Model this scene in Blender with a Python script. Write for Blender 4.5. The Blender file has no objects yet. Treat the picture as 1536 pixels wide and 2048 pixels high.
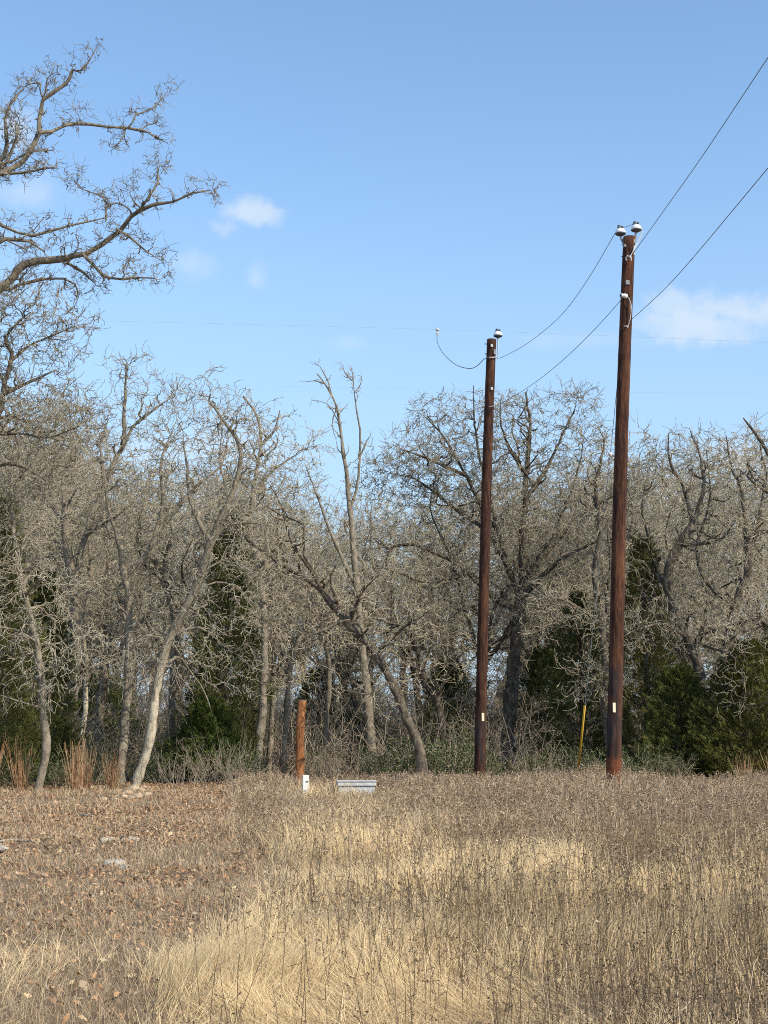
import bpy, math, random
import numpy as np

rng = np.random.default_rng(11)
random.seed(5)
scene = bpy.context.scene
COL = scene.collection
F = 2958.0                      # focal length in photo pixels (52 mm equivalent)
CAM = np.array([0.0, 0.0, 1.6])
PITCH = math.radians(8.0)
FW = np.array([0, math.cos(PITCH), math.sin(PITCH)])
UP = np.array([0, -math.sin(PITCH), math.cos(PITCH)])


def P(px, py, d):
    """World point at distance d (along +Y) seen at photo pixel (px, py)."""
    r = FW + np.array([1.0, 0, 0]) * (px - 768) / F + UP * (1024 - py) / F
    return CAM + r * (d / r[1])


# ------------------------------------------------------------------ terrain
def _hash(ix, iy, s):
    h = np.sin(ix * 127.1 + iy * 311.7 + s * 74.7) * 43758.5453
    return h - np.floor(h)


def vnoise(x, y, s=0):
    x = np.asarray(x, float); y = np.asarray(y, float)
    ix = np.floor(x); iy = np.floor(y); fx = x - ix; fy = y - iy
    fx = fx * fx * (3 - 2 * fx); fy = fy * fy * (3 - 2 * fy)
    a = _hash(ix, iy, s); b = _hash(ix + 1, iy, s); c = _hash(ix, iy + 1, s); d = _hash(ix + 1, iy + 1, s)
    return (a * (1 - fx) + b * fx) * (1 - fy) + (c * (1 - fx) + d * fx) * fy


def fnoise(x, y, s=0, o=3):
    t = 0; a = 0.5; n = 0
    for k in range(o):
        t = t + a * vnoise(x * 2 ** k, y * 2 ** k, s + k * 3.1); n += a; a *= 0.5
    return t / n


def gz(x, y):
    x = np.asarray(x, float); y = np.asarray(y, float)
    return (fnoise(x * 0.35, y * 0.35, 3) - 0.5) * 0.22 + (fnoise(x * 1.7, y * 1.7, 9) - 0.5) * 0.05 - 0.01


BX = np.array([5.0, 7.8, 9.6, 10.8, 11.5, 13.0, 15.3, 20, 29.6, 36, 60])
BV = np.array([-1.2, -1.2, -1.5, -1.55, -1.12, -1.05, -1.28, -1.9, -3.0, -3.4, -3.4])


def side(x, y):
    """>0 in the weedy meadow, <0 on the leaf-strewn strip."""
    return x - np.interp(y, BX, BV) + (fnoise(x * 1.3, y * 0.9, 21) - 0.5) * (0.12 + y * .045)


# ------------------------------------------------------------------ object helpers
def tag(o, label=None, cat=None, group=None, kind=None):
    if label: o['label'] = label
    if cat: o['category'] = cat
    if group: o['group'] = group
    if kind: o['kind'] = kind
    return o


def thing(name, loc, label, cat, group=None):
    o = bpy.data.objects.new(name, None); COL.objects.link(o)
    o.empty_display_size = 0.2
    o.location = [float(v) for v in loc]
    return tag(o, label, cat, group)


def np_mesh(name, verts, quads, cols=None, smooth=False):
    me = bpy.data.meshes.new(name)
    verts = np.ascontiguousarray(verts, np.float32); quads = np.ascontiguousarray(quads, np.int32)
    nq, w = quads.shape
    me.vertices.add(len(verts)); me.vertices.foreach_set('co', verts.ravel())
    me.loops.add(nq * w); me.loops.foreach_set('vertex_index', quads.ravel())
    me.polygons.add(nq)
    me.polygons.foreach_set('loop_start', np.arange(0, nq * w, w, dtype=np.int32))
    me.polygons.foreach_set('loop_total', np.full(nq, w, np.int32))
    if smooth: me.polygons.foreach_set('use_smooth', np.ones(nq, bool))
    if cols is not None:
        a = me.attributes.new('tint', 'FLOAT_COLOR', 'POINT')
        c = np.ones((len(verts), 4), np.float32); c[:, :3] = cols
        a.data.foreach_set('color', c.ravel())
    me.update(calc_edges=True)
    return me


def link(name, me, mat, parent=None):
    o = bpy.data.objects.new(name, me); COL.objects.link(o)
    if mat and not me.materials: me.materials.append(mat)
    if parent is not None: o.parent = parent
    return o


class MB:
    """Collects world-space shapes and links them as one mesh object under a thing."""
    def __init__(s): s.v = []; s.f = []

    def add(s, v, f):
        b = len(s.v); s.v += [tuple(map(float, q)) for q in v]; s.f += [tuple(i + b for i in q) for q in f]

    def box(s, c, sz, rz=0, tilt=None, bev=0.0):
        c = np.asarray(c, float); hx, hy, hz = [q / 2 for q in sz]
        ca, sa = math.cos(rz), math.sin(rz)
        if bev <= 0:
            prof = [(-hx, -hy), (hx, -hy), (hx, hy), (-hx, hy)]
        else:
            b = bev
            prof = [(-hx + b, -hy), (hx - b, -hy), (hx, -hy + b), (hx, hy - b), (hx - b, hy), (-hx + b, hy), (-hx, hy - b), (-hx, -hy + b)]
        n = len(prof)
        if bev <= 0: lay = [(1, -hz), (1, hz)]
        else: lay = [(1, -hz), (1, hz - bev), (1 - bev / max(hx, hy), hz)]
        v = []
        for k, z in lay:
            for x, y in prof:
                x2, y2 = x * k, y * k
                p = np.array([ca * x2 - sa * y2, sa * x2 + ca * y2, z])
                if tilt is not None: p = p + np.asarray(tilt) * (z + hz)
                v.append(c + p)
        f = []
        for l in range(len(lay) - 1):
            for i in range(n):
                j = (i + 1) % n
                f.append((l * n + i, l * n + j, (l + 1) * n + j, (l + 1) * n + i))
        f.append(tuple(range(n - 1, -1, -1))); f.append(tuple((len(lay) - 1) * n + i for i in range(n)))
        s.add(v, f)

    def tube(s, pts, r, n=8, cap=True):
        pts = np.asarray(pts, float); K = len(pts)
        r = np.broadcast_to(np.asarray(r, float), (K,))
        T = np.gradient(pts, axis=0); T /= np.linalg.norm(T, axis=1, keepdims=True) + 1e-12
        m = T.mean(0); ref = np.array([1.0, 0, 0]) if abs(m[0]) < 0.7 else np.array([0, 1.0, 0])
        v = []
        for k in range(K):
            a = np.cross(T[k], ref); a /= np.linalg.norm(a) + 1e-12; b = np.cross(T[k], a)
            for i in range(n):
                t = 2 * math.pi * i / n
                v.append(pts[k] + r[k] * (math.cos(t) * a + math.sin(t) * b))
        f = [(k * n + i, k * n + (i + 1) % n, (k + 1) * n + (i + 1) % n, (k + 1) * n + i) for k in range(K - 1) for i in range(n)]
        if cap:
            f.append(tuple(range(n - 1, -1, -1))); f.append(tuple((K - 1) * n + i for i in range(n)))
        s.add(v, f)

    def lathe(s, prof, base, axis=(0, 0, 1), n=20):
        ax = np.asarray(axis, float); ax = ax / np.linalg.norm(ax); base = np.asarray(base, float)
        ref = np.array([1.0, 0, 0]) if abs(ax[0]) < 0.7 else np.array([0, 1.0, 0])
        a = np.cross(ax, ref); a /= np.linalg.norm(a); b = np.cross(ax, a)
        v = []
        for r, h in prof:
            for i in range(n):
                t = 2 * math.pi * i / n
                v.append(base + ax * h + r * (math.cos(t) * a + math.sin(t) * b))
        K = len(prof)
        f = [(k * n + i, k * n + (i + 1) % n, (k + 1) * n + (i + 1) % n, (k + 1) * n + i) for k in range(K - 1) for i in range(n)]
        f.append(tuple(range(n - 1, -1, -1))); f.append(tuple((K - 1) * n + i for i in range(n)))
        s.add(v, f)

    def build(s, name, mat, parent=None, origin=None, smooth=False):
        o0 = np.array(origin if origin is not None else (0, 0, 0), float)
        me = bpy.data.meshes.new(name)
        me.from_pydata([tuple(np.array(q) - o0) for q in s.v], [], s.f)
        if smooth:
            me.polygons.foreach_set('use_smooth', np.ones(len(me.polygons), bool))
        me.update()
        return link(name, me, mat, parent)


# ------------------------------------------------------------------ materials
def mat_new(name):
    m = bpy.data.materials.new(name); m.use_nodes = True
    nt = m.node_tree; b = nt.nodes['Principled BSDF']
    b.inputs['Roughness'].default_value = 0.85
    b.inputs['Specular IOR Level'].default_value = 0.2
    return m, nt, b


def N(nt, t, **kw):
    n = nt.nodes.new(t)
    for k, v in kw.items():
        if k.startswith('i_'): n.inputs[k[2:].replace('_', ' ')].default_value = v
        else: setattr(n, k, v)
    return n


def ramp(nt, fac, stops):
    r = nt.nodes.new('ShaderNodeValToRGB')
    e = r.color_ramp.elements
    while len(e) < len(stops): e.new(0.5)
    for el, (p, c) in zip(e, stops):
        el.position = p; el.color = (*c, 1)
    nt.links.new(fac, r.inputs['Fac'])
    return r.outputs['Color']


def objcoord(nt, scale=(1, 1, 1)):
    tc = nt.nodes.new('ShaderNodeTexCoord'); mp = nt.nodes.new('ShaderNodeMapping')
    mp.inputs['Scale'].default_value = scale
    nt.links.new(tc.outputs['Object'], mp.inputs['Vector'])
    return mp.outputs['Vector']


def noise(nt, vec, scale, detail=6, rough=0.6):
    n = N(nt, 'ShaderNodeTexNoise', i_Scale=scale, i_Detail=detail, i_Roughness=rough)
    nt.links.new(vec, n.inputs['Vector'])
    return n.outputs['Fac']


def mix(nt, fac, a, b, mode='MIX'):
    m = nt.nodes.new('ShaderNodeMix'); m.data_type = 'RGBA'; m.blend_type = mode
    for sock, val in ((m.inputs[0], fac), (m.inputs[6], a), (m.inputs[7], b)):
        if isinstance(val, bpy.types.NodeSocket): nt.links.new(val, sock)
        elif isinstance(val, (int, float)): sock.default_value = val
        else: sock.default_value = (*val, 1)
    return m.outputs[2]


def bump(nt, b, h, strength=0.5, dist=0.02):
    n = N(nt, 'ShaderNodeBump', i_Strength=strength, i_Distance=dist)
    nt.links.new(h, n.inputs['Height']); nt.links.new(n.outputs['Normal'], b.inputs['Normal'])


def bark_mat(name, dark, mid, pale, lo=0.42, hi=0.62, fade=None):
    m, nt, b = mat_new(name)
    v = objcoord(nt, (1, 1, 0.35))
    n1 = noise(nt, v, 22, 8, 0.7)
    c = ramp(nt, n1, [(0.3, dark), (0.5, mid), (0.72, mid)])
    n2 = noise(nt, objcoord(nt, (1, 1, 0.7)), 7, 6, 0.75)
    k = ramp(nt, n2, [(lo, (0, 0, 0)), (hi, (1, 1, 1))])
    if fade:  # pale dims with height: shade on the upper trunk put into the colour
        tc = nt.nodes.new('ShaderNodeTexCoord'); sz = nt.nodes.new('ShaderNodeSeparateXYZ'); nt.links.new(tc.outputs['Object'], sz.inputs[0])
        mrf = N(nt, 'ShaderNodeMapRange', interpolation_type='SMOOTHSTEP'); mrf.inputs['From Min'].default_value = fade[1]; mrf.inputs['From Max'].default_value = fade[0]; mrf.inputs['To Min'].default_value = .25
        nt.links.new(sz.outputs['Z'], mrf.inputs['Value'])
        k = mix(nt, 1.0, k, mrf.outputs[0], 'MULTIPLY')
    oi = nt.nodes.new('ShaderNodeObjectInfo')
    c = mix(nt, k, c, pale)
    val = nt.nodes.new('ShaderNodeMapRange'); val.inputs['To Min'].default_value = 0.75; val.inputs['To Max'].default_value = 1.15
    nt.links.new(oi.outputs['Random'], val.inputs['Value'])
    hsv = nt.nodes.new('ShaderNodeHueSaturation')
    nt.links.new(val.outputs['Result'], hsv.inputs['Value']); nt.links.new(c, hsv.inputs['Color'])
    nt.links.new(hsv.outputs['Color'], b.inputs['Base Color'])
    bump(nt, b, n1, 0.9, 0.05)
    return m


M = {}
M['bark'] = bark_mat('oak_bark', (0.025, 0.02, 0.015), (0.09, 0.072, 0.053), (0.29, 0.245, 0.18), 0.46, 0.66)
M['bark_pale'] = bark_mat('lichen_bark', (0.05, 0.042, 0.03), (0.19, 0.16, 0.115), (0.74, 0.65, 0.48), 0.34, 0.53, (2.0, 3.8))
M['bark_snag'] = bark_mat('weathered_bark', (0.045, 0.037, 0.028), (0.165, 0.138, 0.1), (0.34, 0.29, 0.215), 0.38, 0.6)
M['twig'] = bark_mat('oak_twig', (0.10, 0.082, 0.058), (0.36, 0.305, 0.208), (0.60, 0.53, 0.385), 0.42, 0.62)
M['twig_dark'] = bark_mat('dark_twig', (0.07, 0.06, 0.048), (0.22, 0.19, 0.145), (0.45, 0.40, 0.31), 0.42, 0.64)
M['twig_pale'] = bark_mat('lichen_twig', (0.17, 0.145, 0.1), (0.40, 0.345, 0.25), (0.56, 0.5, 0.38), 0.35, 0.58)


def tint_mat(name, rough=0.9, transl=0.0):
    m, nt, b = mat_new(name)
    a = N(nt, 'ShaderNodeAttribute', attribute_name='tint')
    nt.links.new(a.outputs['Color'], b.inputs['Base Color'])
    b.inputs['Roughness'].default_value = rough
    b.inputs['Specular IOR Level'].default_value = 0.12
    if transl > 0:
        t = nt.nodes.new('ShaderNodeBsdfTranslucent'); nt.links.new(a.outputs['Color'], t.inputs['Color'])
        mx = nt.nodes.new('ShaderNodeMixShader'); mx.inputs[0].default_value = transl
        nt.links.new(b.outputs[0], mx.inputs[1]); nt.links.new(t.outputs[0], mx.inputs[2])
        nt.links.new(mx.outputs[0], nt.nodes['Material Output'].inputs['Surface'])
    return m


M['grass'] = tint_mat('dry_grass', 0.8, 0.3)
M['weed'] = tint_mat('dead_weed', 0.95)
M['leaf'] = tint_mat('leaf', 0.7, 0.15)
M['needle'] = tint_mat('cedar_foliage', 0.8, 0.1)


def flat_mat(name, col, rough=0.5, metal=0.0, var=0.25, scale=20, spec=0.3):
    m, nt, b = mat_new(name)
    n = noise(nt, objcoord(nt), scale, 6, 0.65)
    d = tuple(c * (1 - var) for c in col)
    c = ramp(nt, n, [(0.3, d), (0.65, col)])
    nt.links.new(c, b.inputs['Base Color'])
    b.inputs['Roughness'].default_value = rough; b.inputs['Metallic'].default_value = metal
    b.inputs['Specular IOR Level'].default_value = spec
    bump(nt, b, n, 0.15, 0.005)
    return m


M['porcelain'] = flat_mat('white_porcelain', (0.8, 0.82, 0.84), 0.25, 0, 0.08, 30, 0.5)
M['skirt'] = flat_mat('shade_and_groove_grey', (0.10, 0.105, 0.11), 0.5)
M['clampdark'] = flat_mat('dark_clamp', (0.05, 0.055, 0.065), 0.5, 0.3)
M['steel'] = flat_mat('galvanised_steel', (0.32, 0.33, 0.34), 0.5, 0.6, 0.3, 40)
M['bracket'] = flat_mat('grey_bracket', (0.24, 0.24, 0.24), 0.6, 0.2)
M['whitemetal'] = flat_mat('white_metal', (0.62, 0.62, 0.60), 0.6, 0, 0.45, 9)
M['wire'] = flat_mat('grey_conductor', (0.20, 0.225, 0.25), 0.6, 0.1, 0.2, 5)
M['farwire'] = flat_mat('pale_conductor', (0.40, 0.47, 0.55), 0.6, 0.0, 0.1, 5)
M['tagm'] = flat_mat('cream_tag', (0.9, 0.81, 0.55), 0.5, 0, 0.1, 60)
M['yellow'] = flat_mat('yellow_plastic', (0.58, 0.34, 0.03), 0.5, 0, 0.3, 12)
M['yellowdark'] = flat_mat('yellow_groove', (0.25, 0.14, 0.015), 0.7, 0, 0.3, 12)
M['whitepost'] = flat_mat('white_plastic', (0.82, 0.82, 0.78), 0.55, 0, 0.12, 9)
M['rock'] = flat_mat('pale_limestone', (0.6, 0.45, 0.30), 0.95, 0, 0.45, 9, 0.1)
M['rockwhite'] = flat_mat('white_limestone', (0.52, 0.47, 0.39), 0.95, 0, 0.5, 12, 0.1)
M['deadwood'] = flat_mat('bleached_wood', (0.5, 0.45, 0.37), 0.95, 0, 0.5, 14, 0.1)
M['stalk'] = flat_mat('pale_stalk', (0.58, 0.50, 0.36), 0.9, 0, 0.3, 20, 0.1)


def pole_wood(name, dark, mid, hot, tar, band):
    """Creosoted pole: long vertical grain, checks, a bluish tar streak low down and a worn red band at the foot."""
    m, nt, b = mat_new(name)
    n1 = noise(nt, objcoord(nt, (1, 1, 0.10)), 24, 8, 0.75)
    n2 = noise(nt, objcoord(nt, (1, 1, 0.06)), 13, 5, 0.7)
    c = ramp(nt, n1, [(0.34, dark), (0.5, mid), (0.66, hot)])
    k = ramp(nt, n2, [(0.42, (0, 0, 0)), (0.62, (1, 1, 1))])
    c = mix(nt, k, c, mix(nt, 0.7, c, dark))
    n5 = noise(nt, objcoord(nt, (1, 1, 0.3)), 4, 5, 0.7)
    k5 = ramp(nt, n5, [(0.45, (0, 0, 0)), (0.68, (0.55, 0.55, 0.55))])
    c = mix(nt, k5, c, hot)
    sep = nt.nodes.new('ShaderNodeSeparateXYZ')
    tc = nt.nodes.new('ShaderNodeTexCoord'); nt.links.new(tc.outputs['Object'], sep.inputs[0])
    n3 = noise(nt, objcoord(nt, (1, 1, 0.15)), 9, 4, 0.6)
    def zone(lo, hi, soft):
        up = N(nt, 'ShaderNodeMapRange', interpolation_type='SMOOTHSTEP'); up.inputs['From Min'].default_value = lo - soft; up.inputs['From Max'].default_value = lo + soft
        dn = N(nt, 'ShaderNodeMapRange', interpolation_type='SMOOTHSTEP'); dn.inputs['From Min'].default_value = hi + soft; dn.inputs['From Max'].default_value = hi - soft
        nt.links.new(sep.outputs['Z'], up.inputs['Value']); nt.links.new(sep.outputs['Z'], dn.inputs['Value'])
        mu = N(nt, 'ShaderNodeMath', operation='MULTIPLY'); nt.links.new(up.outputs[0], mu.inputs[0]); nt.links.new(dn.outputs[0], mu.inputs[1])
        return mu.outputs[0]
    def times(a, bsock):
        mu = N(nt, 'ShaderNodeMath', operation='MULTIPLY'); nt.links.new(a, mu.inputs[0]); nt.links.new(bsock, mu.inputs[1]); return mu.outputs[0]
    if tar:
        k2 = ramp(nt, n3, [(0.4, (0, 0, 0)), (0.58, (0.7, 0.7, 0.7))])
        c = mix(nt, times(zone(tar[0], tar[1], 0.4), k2), c, (0.035, 0.036, 0.04))
    if band:
        n4 = noise(nt, objcoord(nt), 16, 6, 0.7)
        k3 = ramp(nt, n4, [(0.3, (0.2, 0.2, 0.2)), (0.6, (1, 1, 1))])
        c = mix(nt, times(zone(-1, band, 0.06), k3), c, (0.20, 0.065, 0.028))
    nt.links.new(c, b.inputs['Base Color'])
    b.inputs['Roughness'].default_value = 0.85
    bump(nt, b, n1, 1.0, 0.03)
    return m


M['pole_near'] = pole_wood('creosoted_pole_wood', (0.018, 0.009, 0.007), (0.068, 0.028, 0.018), (0.21, 0.088, 0.042), (0.9, 2.6), 0.85)
M['pole_far'] = pole_wood('dark_pole_wood', (0.014, 0.008, 0.007), (0.06, 0.025, 0.016), (0.15, 0.066, 0.034), (0.8, 1.7), 0)
M['pole_stub'] = pole_wood('orange_pole_wood', (0.11, 0.042, 0.02), (0.40, 0.165, 0.062), (0.56, 0.26, 0.11), None, 0)


def ground_mat():
    m, nt, b = mat_new('ground_soil')
    v = objcoord(nt)
    n1 = noise(nt, v, 0.7, 8, 0.65); n2 = noise(nt, v, 14, 8, 0.75); n3 = noise(nt, v, 70, 4, 0.7)
    c = ramp(nt, n1, [(0.35, (0.22, 0.15, 0.095)), (0.62, (0.42, 0.30, 0.19))])
    c2 = ramp(nt, n2, [(0.35, (0.08, 0.055, 0.038)), (0.6, (0.44, 0.32, 0.21))])
    c = mix(nt, 0.6, c, c2)
    c3 = ramp(nt, n3, [(0.35, (0.6, 0.55, 0.5)), (0.65, (1.25, 1.2, 1.1))])
    c = mix(nt, 0.8, c, c3, 'MULTIPLY')
    nt.links.new(c, b.inputs['Base Color'])
    bump(nt, b, n2, 1.0, 0.05)
    return m


M['ground'] = ground_mat()

# ------------------------------------------------------------------ setting: ground
def make_ground():
    xs = np.concatenate([[-900, -300, -120, -60, -36], np.arange(-24, 24.01, 0.3), [36, 60, 120, 300, 900]])
    ys = np.concatenate([[-200, -60, -20], np.arange(-4, 60, 0.3), [70, 90, 140, 300, 700, 1500]])
    X, Y = np.meshgrid(xs, ys)
    Z = gz(X, Y)
    fade = np.clip((np.hypot(X, Y - 20) - 45) / 60, 0, 1)
    Z = Z * (1 - fade)
    v = np.stack([X, Y, Z], -1).reshape(-1, 3)
    nx, ny = len(xs), len(ys)
    i = np.arange((ny - 1) * (nx - 1)); r = i // (nx - 1); c = i % (nx - 1)
    a = r * nx + c
    q = np.stack([a, a + 1, a + nx + 1, a + nx], 1)
    o = link('ground', np_mesh('ground', v, q, smooth=True), M['ground'])
    tag(o, kind='structure')


make_ground()


# ------------------------------------------------------------------ branches
def tubes(Pts, R, S, verts, quads, base):
    """Pts (N,K,3), R (N,K): adds N tapered tubes."""
    Nn, K, _ = Pts.shape
    T = np.gradient(Pts, axis=1); T /= np.linalg.norm(T, axis=2, keepdims=True) + 1e-9
    m = T.mean(1); rv = rng.normal(size=m.shape); rv -= m * (rv * m).sum(1, keepdims=True) / ((m * m).sum(1, keepdims=True) + 1e-9)
    rv /= np.linalg.norm(rv, axis=1, keepdims=True) + 1e-9
    A = np.cross(T, rv[:, None, :]); A /= np.linalg.norm(A, axis=2, keepdims=True) + 1e-9
    B = np.cross(T, A)
    th = np.arange(S) * 2 * math.pi / S
    V = Pts[:, :, None, :] + R[:, :, None, None] * (np.cos(th)[None, None, :, None] * A[:, :, None, :] + np.sin(th)[None, None, :, None] * B[:, :, None, :])
    verts.append(V.reshape(-1, 3))
    n = np.arange(Nn)[:, None, None] * (K * S); k = np.arange(K - 1)[None, :, None] * S; i = np.arange(S)[None, None, :]; j = (i + 1) % S
    q = np.stack([n + k + i, n + k + j, n + k + S + j, n + k + S + i], -1).reshape(-1, 4) + base
    quads.append(q)
    return base + Nn * K * S


def catmull(pts, step=0.22):
    p = np.asarray(pts, float)
    p = np.vstack([2 * p[0] - p[1], p, 2 * p[-1] - p[-2]])
    out = []
    for i in range(1, len(p) - 2):
        n = max(2, int(np.linalg.norm(p[i + 1] - p[i]) / step))
        t = np.arange(n)[:, None] / n
        a, b, c, d = p[i - 1], p[i], p[i + 1], p[i + 2]
        out.append(0.5 * ((2 * b) + (-a + c) * t + (2 * a - 5 * b + 4 * c - d) * t ** 2 + (-a + 3 * b - 3 * c + d) * t ** 3))
    out.append(p[-2][None])
    return np.vstack(out)


def unit(v): return v / (np.linalg.norm(v, axis=-1, keepdims=True) + 1e-9)


def sprout(pos, dirs, rad, n, length, lvar, ang, K, gnarl, up, rmax, rend, w=None, droop=0.0, rfac=0.65):
    """n children from sample points; returns (N,K,3) points and (N,K) radii."""
    if w is None: w = np.ones(len(pos))
    idx = rng.choice(len(pos), n, p=w / w.sum())
    p0 = pos[idx]; d0 = dirs[idx]; r0 = np.minimum(rad[idx] * rfac, rmax)
    rv = rng.normal(size=(n, 3)); rv = unit(rv - d0 * (rv * d0).sum(1, keepdims=True))
    a = np.radians(rng.uniform(ang[0], ang[1], n))[:, None]
    d = unit(d0 * np.cos(a) + rv * np.sin(a) + np.array([0, 0, up]))
    L = length * rng.uniform(1 - lvar, 1 + lvar, n)
    L = L * np.clip(r0 / rmax, 0.45, 1.0)
    pts = np.zeros((n, K, 3)); pts[:, 0] = p0
    step = (L / (K - 1))[:, None]
    for k in range(1, K):
        d = unit(d + gnarl * rng.normal(size=(n, 3)) + np.array([0, 0, up * 0.45 - droop]))
        pts[:, k] = pts[:, k - 1] + d * step
    t = np.linspace(0, 1, K)[None, :]
    R = r0[:, None] * (1 - t) + np.minimum(rend, r0)[:, None] * t if np.ndim(rend) else r0[:, None] * (1 - t) + np.minimum(rend, r0[:, None]) * t
    return pts, R


def samples_of(pts, R, tmin=0.2):
    d = unit(np.gradient(pts, axis=1))
    k0 = max(1, int(round(tmin * (pts.shape[1] - 1))))
    return pts[:, k0:].reshape(-1, 3), d[:, k0:].reshape(-1, 3), R[:, k0:].reshape(-1)


def make_tree_meshes(guides, n1=60, n2=650, n3=4200, l1=1.7, l2=0.85, l3=0.38, zmin=2.0, up=0.12, droop=0.0, gn=0.42, low=0.15, r1m=0.03, r2m=0.020, rtw=0.0092, rho=0.42, vox=0.40, tw=1.9, old=False, front=None, ytop=None, sec=.19, lsec=.95, rsec=.046, sides=9, wig=1.0):
    """guides: list of (points Kx3, r0, r1). -> trunk verts/quads, crown verts/quads."""
    tv, tq, tb = [], [], 0
    sp, sd, sr, sw = [], [], [], []
    for gi, (pts, r0, r1) in enumerate(guides):
        c = catmull(pts, 0.2)
        K = len(c)
        j = rng.normal(size=c.shape); j = (j + np.roll(j, 1, 0) + np.roll(j, -1, 0)) / 3
        amp = min(0.05, 0.022 + r0 * 0.14) * wig * (.45 if gi == 0 else 1)
        j[0] = 0
        c = c + j * amp
        t = np.linspace(0, 1, K)
        r = r0 * (1 - t) ** 0.8 + r1 * (1 - (1 - t) ** 0.8)
        r = r * (1 + 0.10 * rng.normal(size=K))
        if gi == 0:
            hgt = c[:, 2] - c[0, 2]
            r = r * (1 + 0.3 * np.exp(-np.clip(hgt, 0, 9) / 0.2))
        tb = tubes(c[None], r[None], sides if r0 > 0.06 else 6, tv, tq, tb)
        d = unit(np.gradient(c, axis=0))
        w = np.where(c[:, 2] > zmin, 1.0, 0.0) * (0.35 + t) + np.where((c[:, 2] <= zmin) & (c[:, 2] > zmin * 0.45), low, 0)
        sp.append(c); sd.append(d); sr.append(r); sw.append(w)
    sp = np.vstack(sp); sd = np.vstack(sd); sr = np.concatenate(sr); sw = np.concatenate(sw) + 1e-6
    cv, cq, cb = [], [], 0
    if old:
        p1, r1 = sprout(sp, sd, sr, n1, l1, 0.5, (35, 80), 11, gn * 0.85, up, r1m, r1m / 3, sw, droop)
        cb = tubes(p1, r1, 5, cv, cq, cb)
        a, b, c_ = samples_of(p1, r1, 0.15)
        p2, r2 = sprout(a, b, c_, n2, l2, 0.5, (35, 80), 9, gn, up * 0.8, r2m, r2m / 2, None, droop)
        cb = tubes(p2, r2, 4, cv, cq, cb)
        return np.vstack(tv), np.vstack(tq), np.vstack(cv), np.vstack(cq)
    # aim points spread evenly through the crown; each is joined to the best placed twig or limb so far
    live = sw > 1e-5
    npos, ndir, nrad = sp[live], sd[live], sr[live]
    w = sw[live]
    zt_ = 1e9 if ytop is None else P(768, ytop, guides[0][0][0][1])[2]
    w = w * (npos[:, 2] < zt_ - .45) + 1e-9
    # crooked secondary limbs first
    ns = int(len(npos) * sec)
    for n_, l_, rm_ in ((ns, lsec, rsec), (int(ns * 2.2), lsec * .66, rsec * .58)):
        p1, r1 = sprout(npos, ndir, nrad, n_, l_, .45, (28, 62), 9, .40, up, rm_, rm_ * .4, w, droop * .5, .7)
        tb = tubes(p1, r1, 6, tv, tq, tb)
        dn = unit(np.gradient(p1, axis=1))
        npos = np.vstack([npos, p1[:, 2:].reshape(-1, 3)]); ndir = np.vstack([ndir, dn[:, 2:].reshape(-1, 3)]); nrad = np.concatenate([nrad, r1[:, 2:].reshape(-1)])
        w = np.concatenate([w, np.full(n_ * 7, w.mean())])
        ok_ = (npos[:, 2] > zmin * .7) if front is None else (npos[:, 2] > zmin * .7) & (npos[:, 1] > guides[0][0][0][1] - front)
        w = w * ok_ * (npos[:, 2] < zt_ - .3) + 1e-9
    k = rng.choice(len(npos), len(npos) * 14, p=w / w.sum())
    aim = npos[k] + unit(rng.normal(size=(len(k), 3))) * (rho * 1.75 * rng.uniform(0, 1, (len(k), 1)) ** .6) * np.array([1, 1, .85]) + np.array([0, 0, rho * up])
    aim = aim[aim[:, 2] > zmin * .62]
    aim = aim[aim[:, 2] < zt_ - .18 + .16 * rng.normal(size=len(aim))]
    if front is not None: aim = aim[aim[:, 1] > guides[0][0][0][1] - front]
    _, u = np.unique(np.floor(aim / vox + rng.uniform(0, 1, 3)).astype(int), axis=0, return_index=True)
    aim = aim[u]
    dd0 = np.full(len(aim), 1e9)
    for c in np.array_split(np.arange(len(npos)), max(1, len(npos) // 150)):
        dd0 = np.minimum(dd0, np.linalg.norm(aim[:, None] - npos[None, c], axis=2).min(1))
    aim = aim[np.argsort(dd0)]
    K = 6; t = np.linspace(0, 1, K)[None, :, None]
    allp, allr = [], []
    for batch in np.array_split(aim, 10):
        v = batch[:, None] - npos[None]
        dist = np.sqrt((v * v).sum(2)) + 1e-6
        cosa = np.einsum('ijk,jk->ij', v, ndir) / dist
        best = np.argmin(dist * (1.3 - .5 * cosa), axis=1)
        m = np.arange(len(batch)); L = dist[m, best]; vd = v[m, best] / L[:, None]
        okk = L < 2.6
        m, best, L, vd, batch_ = m[okk], best[okk], L[okk], vd[okk], batch[okk]
        p0 = npos[best]; d0 = ndir[best]
        c1 = p0 + unit(d0 * .5 + vd * .6 + np.array([0, 0, .1 * (1 if droop == 0 else -1)])) * (L * .5)[:, None]
        P_ = p0[:, None] * (1 - t) ** 2 + 2 * c1[:, None] * t * (1 - t) + batch_[:, None] * t ** 2
        P_[:, 1:] += rng.normal(size=(len(p0), K - 1, 3)) * (.022 + .035 * L)[:, None, None]
        P_[:, 1:, 2] -= (droop * 1.2 * L)[:, None] * np.linspace(0, 1, K - 1)[None] ** 2
        r0 = np.clip(np.minimum(nrad[best] * .68, .010 + .016 * L), rtw * .95, r1m)
        R_ = r0[:, None] * (1 - t[..., 0]) + np.maximum(r0 * .55, rtw * .75)[:, None] * t[..., 0]
        allp.append(P_); allr.append(R_)
        dn = unit(np.gradient(P_, axis=1))
        npos = np.vstack([npos, P_[:, 2:].reshape(-1, 3)]); ndir = np.vstack([ndir, dn[:, 2:].reshape(-1, 3)]); nrad = np.concatenate([nrad, R_[:, 2:].reshape(-1)])
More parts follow.
